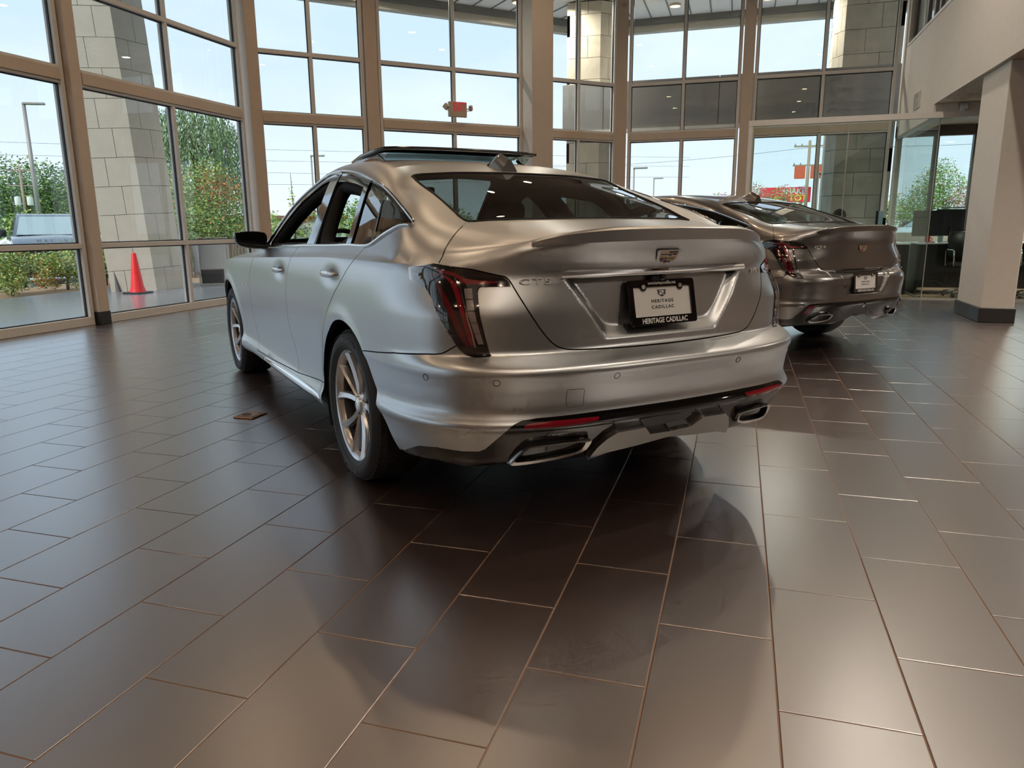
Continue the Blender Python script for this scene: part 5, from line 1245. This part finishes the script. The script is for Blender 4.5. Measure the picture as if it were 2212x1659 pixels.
# ------------------------------------------------------------------ plants
rng = random.Random(7)
def leaf_mat(n, c): return mat(n, c, .6, noise=(2,.25))
L_DK = leaf_mat('leaf_dark',(.09,.17,.05)); L_MD = leaf_mat('leaf_mid',(.17,.31,.08)); L_LT = leaf_mat('leaf_light',(.33,.47,.12)); L_YG = leaf_mat('leaf_yellow_green',(.52,.55,.15)); L_OR = leaf_mat('leaf_orange',(.55,.20,.07)); L_RD = leaf_mat('leaf_red',(.55,.10,.08)); L_PK = leaf_mat('blossom_pink',(.80,.30,.34)); L_GY = leaf_mat('leaf_grey_green',(.28,.37,.20)); M_BARK = mat('bark',(.10,.07,.05),.9,noise=(12,.3),bump=(30,.4))
def leaves(blobs, n, size, weights, droop=0.0):
    g = G(); tot = sum(b[3]*b[4]*b[5] for b in blobs)
    for b in blobs:
        m = int(n*b[3]*b[4]*b[5]/tot)+4; w = b[6] if len(b) > 6 else weights
        for _ in range(m):
            u = rng.gauss(0,1), rng.gauss(0,1), rng.gauss(0,1); l = math.sqrt(sum(q*q for q in u)) or 1; r = rng.random()**.42*(.86+.28*rng.random())
            p = Vector((b[0]+b[3]*u[0]/l*r, b[1]+b[4]*u[1]/l*r, b[2]+b[5]*u[2]/l*r))
            a = Vector((rng.gauss(0,1),rng.gauss(0,1),rng.gauss(0,.6)-droop)).normalized(); c = a.orthogonal().normalized(); c = Matrix.Rotation(rng.random()*6.28,3,a) @ c
            s_ = size*(.6+.8*rng.random()); g.cm = rng.choices(range(len(w)),w)[0]
            g.add([p-a*s_, p+c*s_*.45, p+a*s_, p-c*s_*.45],[(0,1,2,3)])
    g.cm = 0; return g
def plant(name, lab, cat, loc, blobs, n, size, mats_, w, trunk=None, group=None, droop=0.0):
    r = empty(name, loc); tag(r, lab, cat, None, group)
    fo_ = leaves(blobs, n, size, w, droop).build('foliage', mats_, r); fo_['kind'] = 'stuff'
    for k, tr in enumerate(trunk or []):
        g = G(); g.tube(tr[0], tr[1], 7); g.build('trunk' if k == 0 else 'branch', M_BARK, r, True)
    return r
def simple_trunk(h, r): return [([(0,0,0),(.02*h,.01*h,h*.5),(0,0,h)],[r,r*.8,r*.4])]
MT = [L_DK,L_MD,L_LT,L_YG,L_OR]
# shrubs by the terrace
plant('shrub','clipped yellow green shrub at the left edge in front of the dark car','shrub',(-12.62,10.15,-.06),[(0,0,.62,.55,.50,.28),(.25,-.2,.30,.32,.35,.25),(-.35,.2,.30,.3,.35,.25)],4200,.027,MT,[2,4,4,5,.6],[([(0,0,0),(.05,0,.3),(.1,.05,.6)],.03),([(0,0,.1),(-.25,.1,.5)],.02)])
plant('shrub','rounded yellow green shrub with a few red leaves beside the window post','shrub',(-12.75,11.45,-.06),[(0,0,.55,.55,.55,.26),(-.2,-.25,.25,.28,.3,.22,[0,1,2,3,4]),(.2,.1,.25,.25,.3,.22)],4200,.027,MT,[2,4,4,5,.8],[([(0,0,0),(.03,0,.5)],.03)])
plant('shrub','small yellow green shrub between the window post and the stone pier','shrub',(-12.9,12.55,-.06),[(0,0,.55,.40,.45,.36)],3000,.027,MT,[1,3,4,5,.3],[([(0,0,0),(.03,0,.5)],.03)])
# weeping tree with mixed foliage
def weeping(loc, lab):
    r = empty('weeping_tree', loc); tag(r, lab, 'tree')
    g = G()
    for k in range(360):
        a = rng.random()*6.28; rr = 1.45*math.sqrt(rng.random()); x, y = rr*math.cos(a), rr*math.sin(a); z = 4.75-1.0*(rr/1.45)**2+rng.gauss(0,.10); Ls = 1.4+1.7*rng.random(); t = 0
        ox, oy = x*.16, y*.16; dk = rng.random() < .42
        while t < Ls:
            p = Vector((x+ox*t+rng.gauss(0,.04), y+oy*t+rng.gauss(0,.04), z-t)); d = Vector((rng.gauss(0,.35)+ox*.5,rng.gauss(0,.35)+oy*.5,-1)).normalized(); c = d.orthogonal(); c = Matrix.Rotation(rng.random()*6.28,3,d) @ c; s_ = .052
            g.cm = 0 if (dk and rng.random() < .7) else rng.choices((0,1,2),(1,3,2))[0]; g.add([p-d*s_, p+c*s_*.28, p+d*s_, p-c*s_*.28],[(0,1,2,3)]); t += .05
    fo_ = g.build('foliage', [L_DK,L_GY,L_MD], r); fo_['kind'] = 'stuff'
    g = G(); g.tube([(0,0,-.35),(.1,0,1.4),(-.05,.1,2.8),(.1,0,4.3)],[.14,.11,.08,.04],8); g.build('trunk', M_BARK, r, True)
    for k in range(6):
        a = k*1.05; g = G(); g.tube([(0,0,2.4+.2*k),(.6*math.cos(a),.6*math.sin(a),3.4+.15*k),(1.2*math.cos(a),1.2*math.sin(a),3.5)],[.04,.03,.012],6); g.build('branch', M_BARK, r, True)
weeping((-15.75,19.1,0),'tall weeping tree with hanging grey green strands right of the stone pier')
plant('ornamental_tree','bushy tree with yellow green and orange red leaves below the weeping tree','tree',(-13.35,16.3,-.1),[(-.75,.1,2.0,.60,.6,.85,[1,4,3,3,1]),(.45,.2,2.15,.55,.6,.55,[1,2,1,1,6]),(.15,-.1,1.35,.95,.8,.75,[3,4,3,1,.6]),(.85,.3,1.4,.5,.6,.8,[3,4,2,1,.6]),(-.9,-.2,1.0,.5,.5,.8,[2,4,2,1,2]),(0,0,.6,.9,.8,.6,[3,4,1,1,.4]),(.2,.1,2.6,.5,.5,.4,[1,3,3,3,1])],15000,.036,MT,[3,4,3,1,1],[([(0,0,0),(.1,0,.8),(-.1,.1,1.7)],[.06,.05,.03]),([(0,0,.6),(.6,.2,1.6)],[.04,.02]),([(0,0,.7),(-.6,0,1.7)],[.04,.02])])
# thin sapling visible beyond the corner post
plant('sapling','slender young tree with orange and green leaves right of the corner post','tree',(-11.9,18.2,-.3),[(0,0,2.0,.12,.12,.75,[0,2,3,3,0]),(.25,0,1.75,.40,.25,.28,[0,1,1,2,6]),(.1,0,1.3,.45,.3,.22,[1,4,2,2,1]),(.9,.3,2.0,.42,.2,.12,[0,2,3,3,0]),(.6,.2,1.75,.3,.2,.14,[0,2,2,2,3])],620,.05,MT,[1,1,1,1,1],[([(0,0,0),(.03,0,1.4),(0,0,2.9)],[.025,.018,.006]),([(0,0,1.4),(.6,.2,1.75),(1.3,.4,2.2)],[.012,.008,.004])])
# wooden fence behind the sign board
M_FENCE = wood_mat('weathered_wood',(.10,.085,.07),(.20,.17,.14),4)
fe = empty('fence',(-12.3,15.3,-.1),R_(38)); tag(fe, 'weathered dark wooden plank fence behind the sign board', 'fence')
for k in range(22):
    g = G(); g.cbox(-1.9+k*.175,-1.9+k*.175+.165,-.012,.012,0,.92+.015*((k*5) % 3),.004); g.build('plank', M_FENCE, fe)
for z in (.2,.75):
    g = G(); g.box(-1.9,1.95,.012,.05,z,z+.08); g.build('rail', M_FENCE, fe)
# far tree line on the left
for k,(px_,d_,top_) in enumerate(((-77.7,63.5,9.6),(-74.2,64.6,9.2),(-71.5,65.4,8.7),(-68.3,66.5,9.3),(-81.5,61.5,9.3),(-63.9,69.0,8.2),(-59.5,71.0,7.6),(-86,58,9.0))):
    plant('pine_tree', ['tall dark green tree at the far left behind the street lamp','dark green tree right of the street lamp post in the far tree line','broad far tree left of the window post','pale topped far tree next to the window post','dark green far tree at the left edge of the photo','far tree glimpsed between window post and stone pier','low far tree hidden behind the stone pier','far tree just outside the left edge'][k],'tree',(px_,d_,-.3),[(0,0,top_*.62,3.0,3.0,top_*.38),(1.8,.5,top_*.40,2.6,2.4,top_*.36),(-1.8,-.5,top_*.42,2.6,2.4,top_*.34),(0,0,top_*.22,3.2,2.8,top_*.22)],6500,.17,MT,[5,4,1.2,.3,0] if k != 3 else [3,4,3,1,0],simple_trunk(top_*.6,.22),'far tree line on the left')
for k in range(6):
    plant('hedge','rounded pale green hedge shrub beyond the parking lot','hedge',(-29.5+k*1.55,24.9+k*1.2,-.3),[(0,0,1.1,1.2,1.0,1.15)],2600,.07,MT,[1,3,4,5,0],None,'hedge row beyond the parking lot')
# flowering and green trees on the right
plant('crape_myrtle','pink flowering tree above the roof of the grey car','tree',(1.5,49.0,-.3),[(-.9,0,3.1,1.1,1.0,.8,[0,2,2,0,5]),(.9,0,2.9,1.2,1.0,.8,[0,3,3,2,3]),(0,0,1.9,1.7,1.3,1.2,[1,3,3,2,2]),(1.7,0,1.8,.7,.9,.7,[0,3,3,2,1])],9000,.055,[L_DK,L_MD,L_LT,L_OR,L_PK],[1,3,3,1,3],simple_trunk(2.2,.08))
plant('crape_myrtle','small pink flowering tree behind the back window mullion','tree',(-1.35,55.0,-.3),[(0,0,2.9,.9,.8,.7)],900,.10,[L_DK,L_MD,L_LT,L_OR,L_PK],[1,2,2,1,4],simple_trunk(2.4,.07))
plant('shade_tree','leafy green tree with coral blossom outside the office window','tree',(10.0,44.0,-.3),[(-.2,0,3.2,1.3,1.2,1.1,[1,4,5,1,0]),(-.9,0,2.3,1.2,1.1,1.2,[2,5,4,1,0]),(.8,-.6,2.55,.85,.7,.75,[0,1,2,1,7]),(.3,0,1.6,1.6,1.3,1.0,[2,4,4,1,1]),(-.2,0,4.2,.6,.6,.5,[1,4,5,1,0])],11000,.055,[L_DK,L_MD,L_LT,L_OR,L_PK],[1,4,4,1,1],simple_trunk(2.6,.09))
plant('shade_tree','tall leafy tree at the right edge of the photo','tree',(14.6,46.0,-.3),[(0,0,3.4,1.7,1.5,1.8),(.6,0,1.9,1.7,1.5,1.6)],9000,.065,MT,[3,4,3,1,0],simple_trunk(2.8,.1))
plant('shade_tree','distant low tree seen through the office side glass','tree',(8.9,50.5,-.3),[(0,0,1.8,1.6,1.4,1.2)],1500,.11,MT,[2,4,4,2,0],simple_trunk(1.6,.08))
# green seen through the car windows in the middle distance
for k,(x,y) in enumerate(((-24,44),(-19.5,47),(-15,49),(-10.5,52))):
    plant('shade_tree','mid green tree standing beyond the street behind the silver car','tree',(x,y,-.3),[(0,0,1.9,2.2,2.0,1.2),(1.0,0,1.3,1.8,1.6,1.0)],3200,.10,MT,[2,4,4,2,.4],simple_trunk(1.8,.1),'trees beyond the street behind the silver car')
# ------------------------------------------------------------------ street lamps, poles, wires, sign
M_POLE = mat('lamp_post_metal',(.30,.27,.25),.5,metal=.3); M_WOODP = wood_mat('pole_wood',(.28,.20,.14),(.36,.28,.20),2); M_WIRE = mat('wire',(.05,.05,.055),.6)
def street_lamp(x,y,h,lab,ang,arm=1.0,r=.09,z0=-.35):
    s_ = empty('street_lamp',(x,y,z0),ang); tag(s_, lab, 'street lamp'); g = G(); g.tube([(0,0,0),(0,0,h)],[r,r*.7],10); g.build('post', M_POLE, s_, True)
    g = G(); g.cbox(-.05,arm,-.12,.12,h-.02,h+.10,.03); g.build('lamp_head', M_POLE, s_); g = G(); g.box(arm*.3,arm*.95,-.08,.08,h-.028,h-.018); g.build('lens', M_CLEAR, s_); g = G(); g.cbox(-.25,.25,-.25,.25,0,.5,.04); g.build('footing', M_ASPH, s_)
street_lamp(-37.2,32.2,8.1,'tall street lamp at the left in front of the far trees',.45,1.05,.13)
street_lamp(-33.9,55.0,7.2,'street lamp seen behind the roof of the silver car',.3,1.1,.09); street_lamp(-7.85,57.2,5.6,'left street lamp seen through the back wall window',.0,1.0,.08)
street_lamp(-9.3,83.7,6.4,'farther small street lamp seen through the back wall window',.0,1.0,.09); street_lamp(5.9,66.8,5.5,'thin street lamp right of the utility pole',.0,.9,.07)
def pole(x,y,h,lab,boxes=0,red=False,ang=.6):
    p = empty('utility_pole',(x,y,-.35),ang); tag(p, lab, 'utility pole'); g = G(); g.tube([(0,0,0),(0,0,h)],[.16,.11],10); g.build('post', M_WOODP, p, True)
    for z in (h-.5,h-2.0):
        g = G(); g.cbox(-1.2,1.2,-.05,.05,z,z+.12,.01); g.build('crossarm', M_WOODP, p)
        for xx in (-1.1,-.6,.6,1.1):
            g = G(); g.lathe([(0,.3),(.05,.26),(.07,.18),(.04,.12)],8,'z',(xx,0,z)); g.build('insulator', M_SATIN, p)
    for k in range(boxes):
        s_ = -1 if k else 1; g = G(); g.lathe([(0,.9),(.28,.85),(.30,.1),(.25,0),(0,0)],14,'z',(s_*.55,0,h-3.9)); g.build('transformer', M_SOFF, p, True, angle=40)
    if red:
        for s_ in (-1,1):
            g = G(); g.cbox(s_*.62-.42,s_*.62+.42,-.06,.06,h-3.0,h-2.0,.02); g.build('banner', mat('orange_banner',(.62,.10,.04),.5), p)
pole(-70.6,59.6,7.9,'utility pole with two white transformers in the far trees',2); pole(-88.2,75.6,7.6,'shorter utility pole beside the transformer pole'); pole(5.05,66.9,8.1,'brown utility pole with orange banners beyond the office',0,True,.0)
def wire(p0,p1,sag,lab,r=.02):
    P = [Vector(p0).lerp(Vector(p1),t/14)+Vector((0,0,-sag*4*(t/14)*(1-t/14))) for t in range(15)]; g = G(); g.tube(P,r,5); o = g.build('power_line', M_WIRE); tag(o, lab, 'power line')
wire((-100,42,10.5),(-8,120,11.2),.4,'topmost overhead wire across the left sky',.016); wire((-100,42,9.2),(-8,120,9.9),.4,'second overhead wire across the left sky',.016); wire((-100,42,8.2),(-8,120,8.3),.5,'third overhead wire above the far trees',.016)
wire((-70.6,59.6,6.9),(-110,30,6.6),.6,'wire leaving the transformer pole to the left',.016); wire((-70.6,59.6,6.7),(-30,88,6.6),.7,'wire leaving the transformer pole to the right',.016)
wire((-30,88,8.3),(5.05,66.9,7.2),.6,'overhead wire left of the brown utility pole',.014); wire((5.05,66.9,7.2),(40,60,7.6),.6,'overhead wire right of the brown utility pole',.014); wire((5.05,66.9,4.2),(-14,72,2.4),.3,'guy wire slanting down from the brown utility pole',.014)
M_SRED = mat('sign_red',(.72,.02,.05),.4,emit=((.8,.02,.05),.18)); M_YEL = mat('sign_yellow',(.95,.72,.05),.4,emit=((.95,.7,.05),.2))
sg = empty('roadside_sign',(4.0,68.3,0)); tag(sg, 'red roadside sign with white and yellow letters', 'sign'); g = G(); g.cbox(-2.6,1.5,-.12,.12,2.9,4.15,.03); g.build('panel', M_SRED, sg)
for tx_,sz,x_,z_,m_ in (('SHAKE',.62,.15,3.80,M_WHITETXT),('TOT',.72,.50,3.25,M_YEL),('MY',.5,-1.1,3.2,M_YEL)):
    v,f = text_mesh(tx_,sz,.02,1.0,.02); g = G(); g.add([(a+x_,-.13-c,b+z_) for a,b,c in v], f); g.build('lettering', m_, sg)
for s_ in (-1.8,.8):
    g = G(); g.tube([(s_,0,-.35),(s_,0,2.95)],.12,8); g.build('post', M_POLE, sg)
g = G(); g.cbox(-2.0,1.3,-.1,.1,1.9,2.75,.03); g.build('lower_panel', M_WHITE, sg)
# low far building
fb = empty('far_building',(-43,62,-.35),.5); tag(fb, 'low pale building far behind the side mirror', 'building'); g = G(); g.box(-7,7,-3,3,0,2.3); g.build('wall', M_STONE, fb); g = G(); g.box(-7.3,7.3,-3.3,3.3,2.3,2.6); g.build('roof', M_RED, fb)
for k in range(5):
    g = G(); g.box(-5.6+k*2.6,-4.0+k*2.6,-3.06,-2.98,.5,1.6); g.build('window', M_GREYP, fb)
# ------------------------------------------------------------------ parked vehicles
def suv(name, lab, loc, yaw, paint_, front=True, L_=5.3, Wd=2.05, H=1.9, word=None):
    r = empty(name, loc, yaw); tag(r, lab, 'car'); w = Wd/2; hz = H*.66
    side = [(-L_*.5,.45),(-L_*.5,hz),(-L_*.47,hz+.05),(L_*.18,hz+.02),(L_*.44,hz-.06),(L_*.495,hz-.22),(L_*.5,.45),(L_*.46,.32),(-L_*.46,.32)]
    rows = []
    for y,k in ((-w,.0),(-w*.97,.03),(-w*.9,.06),(0,.09),(w*.9,.06),(w*.97,.03),(w,.0)):
        rows.append([(x*(1-.01*(abs(y)/w)**4), y*(1.0 if z > .5 else .97), z+(k if z > .9 else 0)-.05*(abs(y) > w*.99)*(z > .9)) for x,z in side+[side[0]]])
    g = G(); g.grid(rows); n_s = len(side)
    for q in (0,-1): g.add(rows[q][:-1],[tuple(range(n_s))])
    g.build('body', paint_, r, True, angle=35)
    gh = [(-L_*.49,hz+.04),(-L_*.46,H-.06),(-L_*.40,H),(L_*.02,H),(L_*.06,H-.04),(L_*.22,hz+.03)]
    rows = []
    for y in (-1,1):
        rows.append([(x, y*(w*(.93 if z < hz+.1 else .76)), z) for x,z in gh])
    g = G(); g.grid(rows)
    for q in (0,1): g.add(rows[q],[tuple(range(len(gh)))])
    g.build('roof', paint_, r, True, angle=30, bevel=.03)
    M_SG = mat('suv_glass',(.03,.04,.045),.04,coat=1.0); M_SGW = mat('suv_windshield',(.30,.38,.38),.05,coat=1.0)
    def q3(nm, pts, m): g = G(); g.add(pts,[tuple(range(len(pts)))]); o = g.build(nm, m, r); d = o.modifiers.new('t','SOLIDIFY'); d.thickness = .012; d.offset = 0
    xa, xb = L_*.205, L_*.065; q3('windshield',[(xa+.03,-w*.84,hz+.10),(xa+.03,w*.84,hz+.10),(xb+.03,w*.70,H-.08),(xb+.03,-w*.70,H-.08)],M_SGW)
    for s_ in (-1,1):
        yy = lambda z: s_*(w*(.935-.175*(z-hz)/(H-hz))+.008)
        for x0,x1,x2,x3 in ((L_*.165,-L_*.02,-L_*.02,L_*.055),(-L_*.04,-L_*.22,-L_*.22,-L_*.04),(-L_*.24,-L_*.44,-L_*.42,-L_*.24)):
            z0, z1 = hz+.08, H-.10; q3('window',[(x0,yy(z0),z0),(x1,yy(z0),z0),(x2,yy(z1),z1),(x3,yy(z1),z1)],M_SG)
        for ax in (L_*.30,-L_*.30):
            g = G(); g.lathe([(.20,-.11),(.36,-.11),(.385,-.08),(.385,.08),(.36,.11),(.20,.11)],28,'y',(ax,s_*(w-.12),.385)); wh = g.build('tire', M_RUBBER, r, True, angle=40); g = G(); g.lathe([(0,s_*.07),(.10,s_*.09),(.22,s_*.10)],20,'y',(ax,s_*(w-.12),.385)); g.build('wheel_rim', M_SATIN, wh, True)
            g = G(); g.tube([(ax+.46*math.cos(t),s_*(w+.005),.40+.46*math.sin(t)) for t in np.linspace(-.2,math.pi+.2,16)],.03,6); g.build('wheel_arch', M_BLACK, r)
        g = G(); g.cbox(L_*.14,L_*.18,s_*(w+.16)-.12,s_*(w+.16)+.12,hz+.05,hz+.26,.03); g.build('side_mirror', M_GBLACK, r)
        g = G(); g.tube([(-L_*.40,s_*w*.66,H+.05),(L_*.0,s_*w*.66,H+.05)],.02,6); g.build('roof_rail', M_BLACK, r)
        g = G(); g.cbox(L_*.485,L_*.502,min(s_*w*.62,s_*w*.95),max(s_*w*.62,s_*w*.95),hz-.28,hz-.12,.02); g.build('headlight', M_CLEAR, r)
    g = G(); g.cbox(L_*.492,L_*.508,-w*.60,w*.60,hz-.36,hz-.14,.02); gr = g.build('grille', M_BLACK, r)
    for k in range(7):
        y_ = (k-3)*w*.165; g = G(); g.tube([(L_*.511,y_-w*.065,hz-.33),(L_*.511,y_+w*.065,hz-.33),(L_*.511,y_+w*.065,hz-.17),(L_*.511,y_-w*.065,hz-.17)],.012,5,closed=True); g.build('grille_slot', M_CHROME, gr)
    g = G(); g.box(L_*.505,L_*.512,-w*.62,w*.62,hz-.385,hz-.365); g.box(L_*.505,L_*.512,-w*.62,w*.62,hz-.135,hz-.115); g.build('grille_trim', M_CHROME, gr)
    g = G(); g.cbox(L_*.46,L_*.525,-w*.94,w*.94,.34,.70,.05); bp_ = g.build('front_bumper', M_BLACK, r)
    g = G()
    for s_ in (-1,1):
        g.tube([(L_*.528,s_*w*.60,.50),(L_*.528,s_*w*.92,.52),(L_*.528,s_*w*.92,.64),(L_*.528,s_*w*.60,.64)],.014,5,closed=True)
    g.build('bumper_trim', M_CHROME, bp_)
    if word:
        v,f = text_mesh(word,.10,.004,2.3,.004); g = G(); g.add([(L_*.475+.02,a,b+hz-.045) for a,b,c in v], f); g.build('lettering', M_CHROME, r)
    return r
M_DKP = mat('dark_grey_car_paint',(.10,.105,.115),.25,metal=.5,coat=1.0); M_WHP = mat('white_car_paint',(.80,.81,.82),.25,coat=1.0)
suv('parked_suv','large dark grey sport utility car facing the window at the left edge',(-18.1,16.0,-.35),R_(-38),M_DKP,word='WAGONEER')
suv('parked_suv','white sport utility car beyond the dark one, left of the stone pier',(-23.2,22.0,-.35),R_(-150),M_WHP)
suv('parked_suv','white roofed sport utility car outside the office window',(6.6,27.5,-.35),R_(200),M_WHP)
